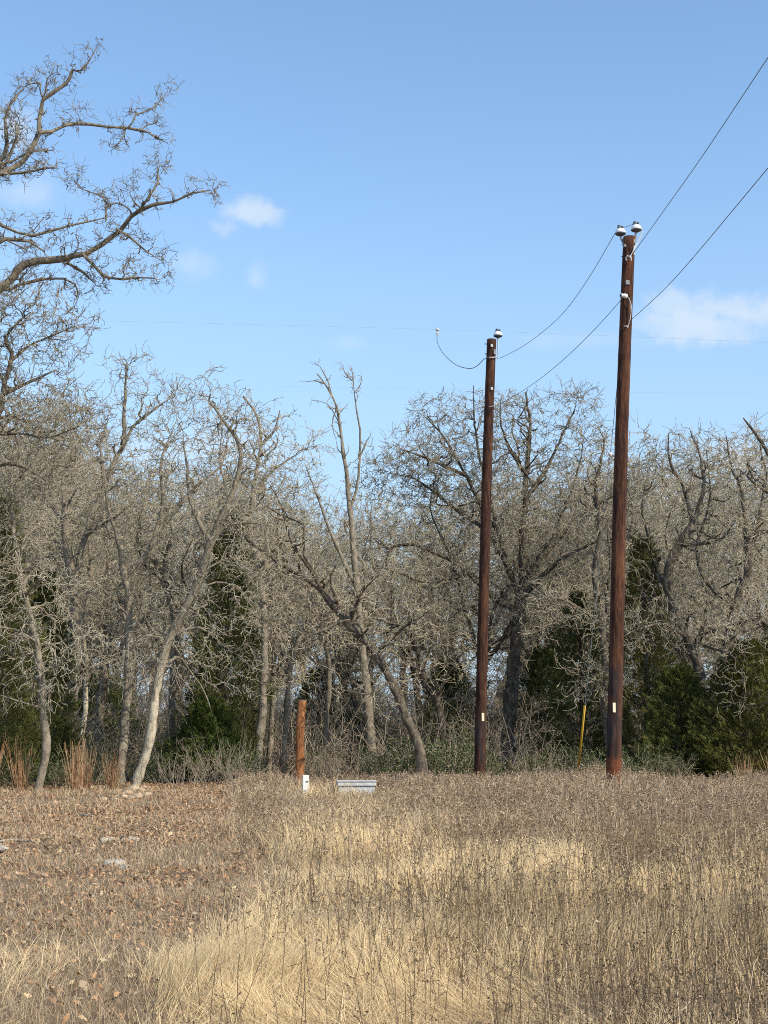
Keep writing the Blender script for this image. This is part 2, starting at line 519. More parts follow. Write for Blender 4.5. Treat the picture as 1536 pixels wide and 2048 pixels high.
    allp = np.vstack(allp); allr = np.vstack(allr)
    cb = tubes(allp, allr, 4, cv, cq, cb)
    a, b, c_ = samples_of(allp, allr, 0.3)
    p3, r3 = sprout(a, b, c_, int(len(allp) * tw), l3, 0.5, (18, 62), 5, gn * .6, up * .8, rtw, rtw * .6, None, droop, 0.95)
    cb = tubes(p3, r3, 3, cv, cq, cb)
    return np.vstack(tv), np.vstack(tq), np.vstack(cv), np.vstack(cq)


def place_tree(name, guides, label, group=None, bark='bark', twig='twig', cat='tree', **kw):
    tv, tq, cv, cq = make_tree_meshes(guides, **kw)
    base = np.array(guides[0][0][0], float)
    root = thing(name, base, label, cat, group)
    link('trunk', np_mesh('trunk', tv - base, tq, smooth=True), M[bark], root)
    link('crown', np_mesh('crown', cv - base, cq, smooth=True), M[twig], root)
    return root


def G(d, r0, r1, *pts):
    """Guide limb: photo pixels (x, y[, depth offset]) at distance d; a trunk starts on the ground."""
    out = []
    for q in pts:
        out.append(P(q[0], q[1], d + (q[2] if len(q) > 2 else 0)))
    return (np.array(out), r0, r1)


def trunk(d, r0, r1, bx, *pts):
    """As G, but from a foot on the ground below pixel column bx."""
    x = (bx - 768) / F * d * 1.02
    foot = np.array([x, d, float(gz(x, d)) - 0.12])
    g = G(d, r0, r1, *pts)
    return (np.vstack([foot[None], g[0]]), r0, r1)


TREES = []

# the big limb that reaches in from outside the frame, high up
d = 22
place_tree('oak_tree', [
    trunk(d, 0.30, 0.20, -330, (-320, 1300), (-290, 1000), (-250, 760)),
    G(d, 0.108, 0.007, (-250, 780), (-130, 660), (0, 578), (35, 545), (75, 525), (140, 522), (175, 495, -.3), (235, 455, -.4), (280, 420, -.5), (350, 410, -.6), (420, 382, -.7)),
    G(d, 0.085, 0.006, (-260, 760), (-150, 500), (-60, 405), (0, 348), (40, 316), (75, 265), (90, 205), (125, 178), (143, 145), (165, 127), (182, 92)),
    G(d, 0.035, 0.008, (75, 265), (130, 256, .3), (180, 247, .4), (250, 256, .5), (290, 265, .5), (335, 272, .6)),
    G(d, 0.018, 0.006, (255, 257, .5), (270, 233, .5), (308, 222, .6), (328, 184, .7)),
    G(d, 0.016, 0.005, (248, 258, .5), (233, 290, .5), (214, 302, .5)),
    G(d, 0.03, 0.007, (165, 508, -.3), (205, 546, -.5), (250, 560, -.6), (308, 562, -.7)),
    G(d, 0.022, 0.006, (232, 458, -.4), (275, 492, -.2), (322, 522, -.1)),
    G(d, 0.04, 0.01, (-90, 395, .6), (0, 446, .5), (70, 463, .6), (140, 455, .7), (212, 440, .8)),
    G(d, 0.035, 0.008, (-60, 600, .3), (10, 585, .4), (65, 574, .5), (145, 572, .6), (158, 594, .6)),
    G(d, 0.03, 0.008, (135, 525), (163, 546, .2), (180, 566, .3)),
    G(d, 0.05, 0.01, (-60, 500, .5), (30, 480, .6), (90, 500, .7)),
    G(d, 0.06, 0.012, (-120, 380, .5), (-20, 330, .6), (10, 240, .8), (42, 190, 1)),
    G(d, 0.05, 0.012, (-60, 405, .3), (0, 340, .3), (30, 290, .2), (35, 255, .1)),
    G(d, 0.03, 0.010, (0, 348, -.2), (70, 338, -.3), (115, 325, -.4)),
    G(d, 0.03, 0.010, (-10, 330, .2), (60, 302, .3), (105, 305, .4)),
    G(d, 0.022, 0.007, (280, 420, -.5), (312, 370, -.6), (305, 335, -.6)),
    G(d, 0.022, 0.007, (212, 440, .8), (200, 400, .8), (150, 385, .8)),
], 'tall oak beside the leaf strip, only its high limbs reaching in over the clearing', zmin=5.6, low=0,
    l3=0.18, bark='bark_snag', twig='twig_dark', r1m=.018, rtw=0.0044, sides=10, up=.2, wig=2.4, gn=.3, rho=.14, vox=.18, tw=1.15, sec=.19, lsec=.46, rsec=.015)

d = 34
place_tree('oak_tree', [
    trunk(d, 0.17, 0.08, -75, (-70, 1300), (-62, 1100), (-30, 950), (-5, 830)),
    G(d, 0.075, 0.012, (-5, 830), (10, 760), (22, 705), (8, 680), (30, 645), (60, 620)),
    G(d, 0.04, 0.01, (18, 725), (60, 692, .4), (110, 668, .6), (140, 655, .7)),
    G(d, 0.045, 0.01, (-30, 870), (40, 868, -.5), (95, 875, -.8), (145, 858, -1)),
    G(d, 0.06, 0.015, (5, 790), (50, 770, .5), (110, 740, .8)),
    G(d, 0.05, 0.012, (-40, 940), (30, 930, .5), (90, 960, .8)),
    G(d, 0.06, 0.015, (-60, 760), (-20, 680), (-10, 620)),
], 'tall dense oak at the clearing edge, its crown just below the overhanging limbs', zmin=3.5, vox=.3, rho=.55, tw=2.3)

d = 35
place_tree('oak_tree', [
    trunk(d, 0.10, 0.05, 97, (92, 1500), (86, 1420), (83, 1360), (70, 1270), (48, 1180), (30, 1090), (22, 1000)),
    G(d, 0.03, 0.008, (84, 1340), (120, 1330, -.5), (150, 1290, -1.0)),
    G(d, 0.035, 0.008, (74, 1285), (30, 1260, -.6), (-20, 1255, -1)),
    G(d, 0.035, 0.008, (52, 1190), (80, 1160, -.6), (110, 1170, -1)),
    G(d, 0.025, 0.008, (86, 1415), (40, 1405, -.4), (0, 1390, -.7)),
    G(d, 0.03, 0.008, (35, 1120), (60, 1070, .6), (85, 1050, .9)),
], 'slim lichened young oak at the forest edge, its thin pale twigs drooping beside reddish grass', bark='bark_snag', twig='twig_pale', n1=44, n2=360, n3=2200, l1=1.1, zmin=2.2, low=0, droop=0.12, up=0.0, rho=.5, vox=.4)

d = 41
place_tree('oak_tree', [
    trunk(d, 0.20, 0.10, 132, (140, 1420), (150, 1300), (148, 1200), (134, 1090), (128, 1020)),
    G(d, 0.11, 0.02, (146, 1180), (175, 1060), (205, 980), (250, 885), (275, 845), (330, 800)),
    G(d, 0.07, 0.015, (245, 890), (250, 800), (252, 730)),
    G(d, 0.06, 0.012, (130, 1040), (125, 960), (145, 900), (138, 810)),
    G(d, 0.06, 0.012, (210, 970), (200, 890), (215, 840)),
    G(d, 0.06, 0.012, (170, 1070), (220, 1040, -.8), (260, 1010, -1.2)),
    G(d, 0.06, 0.012, (130, 1050), (80, 980, .8), (60, 920, 1)),
], 'leaning oak with a rounded top rising above its neighbours near the clearing edge', zmin=4.2, bark='bark_snag', ytop=695)

d = 38
place_tree('oak_tree', [
    trunk(d, 0.13, 0.08, 256, (254, 1400), (257, 1300), (258, 1200), (245, 1140), (240, 1090)),
    G(d, 0.08, 0.015, (252, 1165), (300, 1090), (325, 1010), (322, 930), (345, 860)),
    G(d, 0.06, 0.015, (300, 1090), (350, 1020), (395, 970), (440, 930), (455, 880)),
    G(d, 0.06, 0.015, (243, 1110), (215, 1010), (205, 940)),
    G(d, 0.04, 0.01, (257, 1230), (210, 1180, -.6), (180, 1160, -.9)),
], 'straight narrow grey oak trunk just behind the pale leaning one', zmin=3.8, bark='bark_snag', ytop=792)

d = 36
place_tree('oak_tree', [
    trunk(d, 0.12, 0.095, 284, (294, 1500), (303, 1440), (313, 1370), (335, 1290), (362, 1230), (392, 1170), (420, 1090), (445, 1030)),
    G(d, 0.08, 0.015, (440, 1045), (475, 960), (480, 890), (440, 830), (420, 800)),
    G(d, 0.06, 0.012, (420, 1090), (385, 1010), (375, 940), (365, 870)),
    G(d, 0.035, 0.006, (345, 1270), (400, 1255, .3), (450, 1290, .6), (500, 1330, .8)),
    G(d, 0.035, 0.006, (375, 1200), (430, 1165, .3), (480, 1180, .5), (515, 1220, .7)),
    G(d, 0.03, 0.006, (340, 1280), (370, 1330, .4), (410, 1385, .8), (425, 1430, 1)),
    G(d, 0.03, 0.006, (325, 1315), (290, 1340, .3), (270, 1400, .6)),
    G(d, 0.03, 0.006, (400, 1150), (450, 1120, .3), (500, 1130, .6)),
], 'leaning oak with a pale lichen covered trunk and drooping twigs, standing by rubble', bark='bark_pale', twig='twig_pale', n1=60, n2=640, n3=4000, l1=1.15, zmin=2.9, up=0.0, droop=0.12, low=0, rho=.6, vox=.42, front=1.1)

d = 40
place_tree('oak_tree', [
    trunk(d, 0.12, 0.025, 520, (524, 1420), (528, 1300), (524, 1180), (502, 1070), (505, 990), (520, 900), (516, 838), (486, 793)),
    G(d, 0.05, 0.012, (520, 890), (550, 860), (560, 820)),
    G(d, 0.05, 0.012, (505, 990), (560, 930), (600, 905)),
    G(d, 0.05, 0.012, (503, 1060), (460, 1000), (440, 930), (445, 860)),
    G(d, 0.05, 0.012, (515, 1140), (560, 1090, -.6), (600, 1060, -1)),
], 'grey oak with a broken bare tip, standing against the dark conical cedar', zmin=3.8, bark='bark_snag', ytop=792)

d = 37
place_tree('oak_tree', [
    trunk(d, 0.125, 0.10, 848, (836, 1490), (815, 1440), (790, 1375), (745, 1300), (690, 1240), (655, 1195), (640, 1170)),
    G(d, 0.075, 0.015, (650, 1185), (600, 1150), (545, 1115), (495, 1080), (470, 1040)),
    G(d, 0.06, 0.012, (640, 1170), (622, 1140), (580, 1075), (562, 1010), (540, 970)),
    G(d, 0.055, 0.012, (640, 1170), (610, 1110), (605, 1050), (560, 1030), (530, 1010)),
    G(d, 0.05, 0.010, (700, 1250), (720, 1190, -.5), (760, 1150, -.8)),
    G(d, 0.05, 0.010, (690, 1240), (640, 1260, -.8), (590, 1290, -1.4), (560, 1320, -1.7)),
    G(d, 0.05, 0.010, (755, 1310), (800, 1260, -.6), (850, 1230, -1)),
    G(d, 0.035, 0.008, (780, 1365), (740, 1385, -.4), (690, 1380, -.7)),
], 'oak whose trunk leans far over in a dark diagonal arch behind the metal box', zmin=2.4, low=.1, front=.9)

d = 42
place_tree('dead_tree', [
    trunk(d, 0.145, 0.016, 748, (742, 1480), (735, 1400), (724, 1290), (714, 1180), (705, 1080), (699, 1010), (694, 950), (681, 865), (672, 810), (650, 768), (634, 748)),
    G(d, 0.042, 0.010, (702, 1015), (715, 965), (720, 890), (714, 820), (708, 775), (704, 745)),
    G(d, 0.03, 0.014, (718, 918), (728, 892), (742, 870)),
    G(d, 0.07, 0.014, (712, 1170), (690, 1130), (655, 1050), (632, 985), (612, 935)),
    G(d, 0.02, 0.006, (668, 800), (655, 765), (640, 735), (630, 730)),
    G(d, 0.018, 0.006, (650, 768), (630, 762), (607, 765)),
    G(d, 0.018, 0.006, (680, 850), (655, 807), (625, 800)),
    G(d, 0.018, 0.006, (709, 785), (722, 768), (724, 752)),
    G(d, 0.02, 0.006, (706, 762), (690, 745), (686, 730)),
    G(d, 0.04, 0.03, (695, 1070), (690, 1050), (688, 1040)),
    G(d, 0.02, 0.006, (672, 820), (664, 850), (672, 880)),
], 'dead snag whose two bare broken leaders stick up into the sky', group=None, bark='bark_snag', twig='twig', n1=85, n2=170, n3=260, l1=0.36, l2=0.22, l3=0.18, zmin=6, low=0, wig=.7, gn=.3, old=True, r1m=.02, r2m=.01)

d = 44
place_tree('oak_tree', [
    trunk(d, 0.22, 0.17, 1006, (1016, 1440), (1025, 1350), (1036, 1250), (1045, 1180)),
    G(d, 0.12, 0.015, (1040, 1225), (990, 1195), (935, 1145), (880, 1108), (825, 1090), (775, 1095), (745, 1075)),
    G(d, 0.06, 0.012, (935, 1145), (870, 1165, -.8), (800, 1148, -1.2), (750, 1130, -1.4)),
    G(d, 0.10, 0.015, (1042, 1195), (985, 1070), (935, 960), (890, 880), (850, 830)),
    G(d, 0.13, 0.015, (1045, 1180), (1046, 1060), (1054, 940), (1060, 850), (1050, 785)),
    G(d, 0.12, 0.015, (1050, 1170), (1100, 1095), (1160, 1035), (1205, 1000), (1240, 985)),
    G(d, 0.09, 0.015, (1046, 1190), (1120, 1120, -.8), (1190, 1085, -1.4), (1260, 1070, -1.8)),
    G(d, 0.07, 0.012, (1050, 1000), (1100, 925), (1130, 860), (1150, 815)),
    G(d, 0.07, 0.012, (1010, 1125), (960, 920, .8), (948, 830, 1), (945, 770, 1)),
    G(d, 0.07, 0.012, (985, 1070), (900, 1010, .8), (830, 960, 1.2), (780, 945, 1.4)),
    G(d, 0.06, 0.012, (1000, 1200), (930, 1215, -1.2), (870, 1260, -2)),
    G(d, 0.06, 0.012, (1055, 950), (1010, 880, -.8), (1000, 800, -1)),
    G(d, 0.06, 0.012, (930, 950), (860, 920, -.8), (800, 900, -1)),
    G(d, 0.06, 0.012, (1100, 1095), (1150, 960, .8), (1170, 880, 1)),
], 'broad domed oak with the widest crown, standing behind the more distant utility pole', ytop=770, rho=.48, vox=.33, tw=2.2, sec=.19, lsec=1.1, n3=1, zmin=4.0, l1=1.5)

d = 40
place_tree('oak_tree', [
    trunk(d, 0.16, 0.11, 1405, (1404, 1440), (1398, 1340), (1375, 1275), (1342, 1205), (1336, 1145), (1355, 1095), (1385, 1050)),
    G(d, 0.07, 0.012, (1385, 1050), (1370, 980), (1340, 920), (1335, 865)),
    G(d, 0.07, 0.012, (1385, 1050), (1405, 980), (1400, 920), (1380, 860)),
    G(d, 0.06, 0.012, (1340, 1200), (1310, 1130, .6), (1298, 1080, .8), (1285, 1010, .8), (1300, 930, 1)),
    G(d, 0.06, 0.012, (1360, 1090), (1440, 1080, -.8), (1470, 1040, -1.2)),
    G(d, 0.05, 0.010, (1380, 1285), (1440, 1300, -1.2), (1480, 1330, -2), (1490, 1400, -2.3)),
    G(d, 0.05, 0.010, (1375, 1275), (1330, 1250, -1), (1270, 1260, -1.6), (1235, 1280, -2)),
], 'oak with a strongly crooked dark trunk just beyond the thick utility pole', n1=105, n2=1100, zmin=2.4, low=.3, ytop=845)

d = 43
place_tree('oak_tree', [
    trunk(d, 0.17, 0.10, 1440, (1446, 1400), (1452, 1300), (1474, 1205), (1497, 1140), (1495, 1070)),
    G(d, 0.08, 0.012, (1495, 1080), (1485, 990), (1462, 930), (1450, 870)),
    G(d, 0.07, 0.012, (1495, 1130), (1520, 1040), (1530, 960), (1520, 880)),
    G(d, 0.07, 0.012, (1470, 1215), (1420, 1170, .6), (1395, 1100, .8), (1420, 1000, 1), (1410, 900, 1)),
    G(d, 0.05, 0.012, (1460, 1250), (1510, 1240, -.8), (1560, 1220, -1.2)),
], 'dark oak forking into steep limbs above the wide low cedar', n1=105, n2=1100, zmin=3.8, ytop=850)

d = 39
place_tree('oak_tree', [
    trunk(d, 0.17, 0.12, 1610, (1600, 1400), (1580, 1200), (1575, 1080), (1560, 980)),
    G(d, 0.09, 0.012, (1565, 1000), (1545, 930), (1520, 880), (1495, 850), (1485, 835)),
    G(d, 0.07, 0.012, (1570, 1040), (1540, 990), (1510, 965), (1480, 940)),
    G(d, 0.09, 0.012, (1590, 1180), (1545, 1240, -1), (1490, 1262, -1.4), (1445, 1310, -1.8)),
    G(d, 0.06, 0.012, (1575, 1090), (1530, 1060, -.6), (1490, 1100, -1)),
], 'oak at the outer end of the tree line, branches arching in above the wide cedar', n1=85, n2=850, zmin=3.6, ytop=825)

d = 41
place_tree('oak_tree', [
    trunk(d, 0.10, 0.05, 570, (572, 1440), (578, 1350), (592, 1290), (620, 1250), (645, 1215)),
    G(d, 0.05, 0.012, (578, 1360), (560, 1280), (556, 1200), (580, 1140)),
    G(d, 0.035, 0.01, (592, 1290), (560, 1260, -.5), (530, 1240, -.8)),
    G(d, 0.03, 0.01, (620, 1250), (680, 1230, .4), (720, 1200, .6)),
], 'small forked oak just behind the short orange post stub', zmin=3.2, bark='bark_snag')
place_tree('oak_tree', [
    trunk(d + .8, 0.085, 0.04, 543, (543, 1450), (548, 1350), (552, 1260), (545, 1180), (560, 1100)),
    G(d + .8, 0.04, 0.012, (551, 1270), (590, 1200), (620, 1140)),
], 'thin upright oak stem between the grey oak and the short orange post', zmin=3.4, bark='bark_snag')

d = 43
place_tree('oak_tree', [
    trunk(d, 0.13, 0.08, 893, (886, 1470), (872, 1395), (850, 1370), (838, 1310), (815, 1262), (790, 1245)),
    G(d, 0.06, 0.012, (838, 1310), (850, 1230, .5), (835, 1160, .8)),
    G(d, 0.05, 0.012, (872, 1395), (900, 1340, -.5), (930, 1300, -.8)),
    G(d, 0.05, 0.012, (800, 1250), (740, 1235, -.5), (700, 1215, -.8)),
], 'short oak with an elbow bent trunk above the green thicket', zmin=3.0)

d = 42.5
place_tree('oak_tree', [
    trunk(d, 0.13, 0.06, 343, (343, 1450), (346, 1350), (350, 1250), (330, 1150), (345, 1060)),
    G(d, 0.05, 0.012, (350, 1240), (400, 1160), (420, 1080)),
    G(d, 0.05, 0.012, (332, 1160), (290, 1100), (280, 1030)),
], 'upright grey oak stem in the shade behind the pale leaning trunk', zmin=4.0, bark='bark_snag')

d = 40.5
place_tree('oak_tree', [
    trunk(d, 0.14, 0.05, 1214, (1213, 1440), (1212, 1340), (1203, 1240), (1190, 1150), (1200, 1060), (1190, 960)),
    G(d, 0.05, 0.012, (1205, 1250), (1150, 1210, -.8), (1100, 1200, -1.4), (1085, 1260, -1.7)),
    G(d, 0.05, 0.012, (1195, 1180), (1240, 1110), (1265, 1030), (1250, 950)),
    G(d, 0.04, 0.010, (1212, 1340), (1170, 1370, -.8), (1120, 1400, -1.2)),
    G(d, 0.05, 0.012, (1192, 960), (1210, 890), (1195, 850)),
], 'oak hidden mostly behind the thick utility pole, twigs showing on both sides of it', n1=80, n2=850, zmin=2.2, low=.3, ytop=840)


d = 42
place_tree('oak_tree', [
    trunk(d, 0.075, 0.04, 168, (168, 1450), (172, 1350), (168, 1250), (182, 1150), (176, 1060)),
    G(d, 0.035, 0.012, (172, 1240), (150, 1180), (155, 1110)),
], 'thin pale stem beside the foot of the leaning round topped oak', zmin=4.2, bark='bark_pale')
place_tree('oak_tree', [
    trunk(d + 1, 0.09, 0.04, 655, (652, 1450), (660, 1350), (650, 1260), (665, 1170)),
    G(d + 1, 0.04, 0.012, (655, 1300), (690, 1230), (720, 1190)),
], 'slender oak stem between the orange stub and the dead snag', zmin=3.6, bark='bark_snag')


# ---- the wood behind: a few growth forms, copied as separate trees
def generic_tree(seed, H, spread, lean):
    r = np.random.default_rng(seed)
    def W(*p): return np.array(p, float)
    hs = H * r.uniform(0.35, 0.5)
    top = W(lean + r.normal() * .3, r.normal() * .3, hs)
    gs = [(np.array([W(0, 0, -.15), W(lean * .2, 0, hs * .35), W(lean * .6, r.normal() * .15, hs * .7), top]), 0.15 + H * 0.004, 0.10)]
    nl = 6
    for k in range(nl):
        a = 2 * math.pi * (k + r.uniform(-.3, .3)) / nl
        o = spread * r.uniform(0.45, 1.0)
        hh = H * r.uniform(0.78, 1.0) if k % 2 == 0 else H * r.uniform(0.55, 0.8)
        s = gs[0][0][2] * (1 - .5 * (k % 2)) + top * (.5 * (k % 2))
        e = W(top[0] + math.cos(a) * o, top[1] + math.sin(a) * o, hh)
        m1 = s * .6 + e * .4 + r.normal(size=3) * .35; m2 = s * .25 + e * .75 + r.normal(size=3) * .35
        gs.append((np.array([s, m1, m2, e]), 0.075, 0.012))
    return gs


protos = []
for k in range(6):
    gs = generic_tree(100 + k, [9.5, 10.5, 8.6, 10, 9, 11][k], [2.6, 3.0, 2.8, 2.3, 3.1, 2.6][k], [0.3, -.5, .8, -.9, .2, .6][k])
    protos.append(make_tree_meshes(gs, zmin=1.3, rho=.78, vox=.46, tw=1.9, sec=.12, rtw=0.0105))
protos = [(np_mesh('trunk', a, b, smooth=True), np_mesh('crown', c, e, smooth=True)) for a, b, c, e in protos]
for a, b in protos: a.materials.append(M['bark']); b.materials.append(M['twig'])
spots = []
rr = np.random.default_rng(77)
for row, (dd, step) in enumerate(((47.5, 3.8), (54, 3.6), (61, 4.0), (70, 4.2), (82, 4.4), (96, 5.2))):
    half = 0.27 * dd + 3
    x = -half + rr.uniform(0, step)
    while x < half:
        spots.append((x + rr.normal() * .5, dd + rr.normal() * 1.3, row)); x += step * rr.uniform(.75, 1.25)
SKY_X = [-300, 0, 150, 300, 480, 600, 740, 800, 950, 1150, 1300, 1700]
SKY_Y = [760, 760, 840, 850, 900, 985, 1010, 960, 880, 880, 890, 880]
for i, (x, y, row) in enumerate(spots):
    a, b = protos[i % 6]
    px = 768 + F * x / y
    ysky = np.interp(px, SKY_X, SKY_Y) + rr.uniform(0, 110)
    Hh = (1440 - ysky) / F * y + 1.6
    s = Hh / [9.5, 10.5, 8.6, 10, 9, 11][i % 6] * 0.95
    root = thing('oak_tree', (x, y, 0), 'bare grey oak in the crowd of trees filling the wood behind the front row', 'tree', 'bare oaks filling the wood behind the front row')
    root.rotation_euler = (0, 0, rr.uniform(0, 6.28)); root.scale = (s * rr.uniform(.9, 1.1),) * 2 + (s,)
    link('trunk', a, None, root); link('crown', b, None, root)


# ------------------------------------------------------------------ cedars and shrubs
def leafquads(c, d, n, L, Wd):
    """Small diamond leaves: centres c, directions d, normals n."""
    s = unit(np.cross(d, n))
    L = np.asarray(L)[:, None]; Wd = np.asarray(Wd)[:, None]
    v = np.stack([c - d * L * .5, c + s * Wd * .5, c + d * L * .5, c - s * Wd * .5], 1)
    return v.reshape(-1, 3), np.arange(len(c) * 4).reshape(-1, 4)


def cedar_meshes(seed, H, R, nspray=900, per=34, zbase=0.25, col=(0.06, 0.072, 0.022)):
    r = np.random.default_rng(seed)
    t = r.uniform(0, 1, nspray) ** 1.25
    z = zbase + (H - zbase) * t
    lump = 0.75 + 0.5 * fnoise(r.uniform(0, 1, nspray) * 0 + z * 1.3, t * 3, seed)
    prof = R * ((1 - t) ** 0.75) * (0.55 + 0.45 * np.clip(t / 0.15, 0, 1)) * lump + 0.12
    ph = r.uniform(0, 2 * math.pi, nspray)
    lobes = 0.78 + 0.3 * np.sin(ph * 3 + z * 1.7 + seed) + 0.2 * r.normal(size=nspray) * .6
    rad = prof * np.clip(lobes, 0.35, 1.3) * np.sqrt(r.uniform(0.25, 1, nspray))
    c = np.stack([np.cos(ph) * rad, np.sin(ph) * rad, z], 1)
    out = np.stack([np.cos(ph), np.sin(ph), np.full(nspray, 0.55)], 1)
    out = unit(out + r.normal(size=out.shape) * .3)
    k = np.repeat(np.arange(nspray), per)
    Ls = (0.22 + 0.28 * (1 - t)) * (0.8 + 0.4 * r.uniform(size=nspray))
    along = r.uniform(0, 1, len(k)) ** .8
    off = r.normal(size=(len(k), 3)) * (0.055 * (1.1 - along))[:, None] * (1 + Ls[k])[:, None]
    cc = c[k] + out[k] * (along * Ls[k])[:, None] + off
    dd = unit(out[k] * .8 + np.array([0, 0, .45]) + r.normal(size=off.shape) * .38)
    nn = unit(r.normal(size=off.shape))
    v, q = leafquads(cc, dd, nn, r.uniform(0.07, 0.15, len(k)), r.uniform(0.010, 0.021, len(k)))
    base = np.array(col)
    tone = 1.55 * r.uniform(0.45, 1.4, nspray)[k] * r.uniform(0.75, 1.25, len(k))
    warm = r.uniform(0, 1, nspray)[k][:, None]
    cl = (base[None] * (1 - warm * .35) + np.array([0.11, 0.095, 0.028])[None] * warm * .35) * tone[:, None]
    foliage = np_mesh('crown', v, q, np.repeat(cl, 4, 0)); foliage.materials.append(M['needle'])
    # trunk with limbs running out to part of the sprays
    tv, tq, tb = [], [], 0
    tp = catmull(np.array([[0, 0, -.15], [r.normal() * .05, r.normal() * .05, H * .4], [0, 0, H * .95]]), .3)
    tb = tubes(tp[None], np.linspace(0.05 + H * .014, 0.015, len(tp))[None], 8, tv, tq, tb)
    m = r.choice(nspray, min(nspray, 150), replace=False)
    st = np.stack([np.zeros(len(m)), np.zeros(len(m)), np.clip(z[m] - rad[m] * .45, .05, H)], 1)
    pts = st[:, None] * (1 - np.linspace(0, 1, 4))[None, :, None] + c[m][:, None] * np.linspace(0, 1, 4)[None, :, None]
    pts = pts + np.concatenate([np.zeros((len(m), 1, 3)), r.normal(size=(len(m), 3, 3)) * .05], 1)
    tubes(pts, np.tile(np.linspace(.018, .007, 4), (len(m), 1)), 4, tv, tq, tb)
    tm = np_mesh('trunk', np.vstack(tv), np.vstack(tq), smooth=True); tm.materials.append(M['bark'])
    return tm, foliage


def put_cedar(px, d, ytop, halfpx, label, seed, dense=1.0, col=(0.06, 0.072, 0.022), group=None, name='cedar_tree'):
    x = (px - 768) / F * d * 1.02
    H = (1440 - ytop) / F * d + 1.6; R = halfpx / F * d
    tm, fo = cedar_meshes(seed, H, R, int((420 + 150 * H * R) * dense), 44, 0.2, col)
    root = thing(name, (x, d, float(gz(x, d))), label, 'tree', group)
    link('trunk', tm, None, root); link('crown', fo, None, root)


put_cedar(12, 37, 1000, 100, 'tall dark cedar behind the slim lichened young oak', 1)
put_cedar(100, 39.2, 1150, 75, 'dark cedar standing between the slim young oak and the leaning round topped oak', 2)
put_cedar(460, 40.6, 1030, 85, 'tall dark conical cedar between the pale leaning trunk and the grey oak', 3)
put_cedar(425, 39.5, 1400, 85, 'low bright green cedar bush at the foot of the tall conical cedar', 4, 1.2, (0.06, 0.085, 0.02))
put_cedar(1150, 42.6, 1190, 90, 'dark cedar filling the space between the two tall utility poles', 5, .7)
put_cedar(1278, 40.8, 1080, 75, 'tall olive cedar rising close behind the thick utility pole', 6, .75, (0.085, 0.085, 0.026))
put_cedar(1345, 39.5, 1340, 95, 'bushy cedar in front of the crooked dark trunk', 7, 1.1, (0.075, 0.083, 0.022))
put_cedar(1475, 38.5, 1290, 120, 'widest and densest low cedar, filling the corner by the reddish grass', 8, 1.3, (0.072, 0.078, 0.02))
put_cedar(1540, 42, 1250, 90, 'dark cedar behind the wide low one at the end of the tree line', 9)
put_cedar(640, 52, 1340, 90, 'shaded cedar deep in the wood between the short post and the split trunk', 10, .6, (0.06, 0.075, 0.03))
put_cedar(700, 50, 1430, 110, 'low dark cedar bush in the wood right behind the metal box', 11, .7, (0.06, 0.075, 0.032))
put_cedar(900, 49, 1330, 90, 'shaded cedar in the wood behind the elbow bent oak', 12, .9, (0.04, 0.055, 0.018))  # from here on, the wood's shade is put into a darker tint
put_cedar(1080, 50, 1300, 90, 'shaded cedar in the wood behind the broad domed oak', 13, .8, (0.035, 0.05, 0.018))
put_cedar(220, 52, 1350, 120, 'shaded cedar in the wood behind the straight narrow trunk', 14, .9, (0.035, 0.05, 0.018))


fc = [cedar_meshes(50 + k, 4.2, 1.7, 520, 26, .15, (0.035, 0.048, 0.018)) for k in range(3)]  # dark foliage tint carries the shade of the deep wood
for i in range(9):
    y = random.uniform(58, 78); x = (-1 + 2 * (i + random.random()) / 9) * (.27 * y + 2)
    root = thing('cedar_tree', (x, y, 0), 'shaded cedar far back in the wood, seen only in glimpses between the trunks', 'tree', 'shaded cedars far back in the wood')
    k = random.uniform(.7, 1.3); root.scale = (k * 1.2, k * 1.2, k); root.rotation_euler.z = random.uniform(0, 6.28)
    link('trunk', fc[i % 3][0], None, root); link('crown', fc[i % 3][1], None, root)


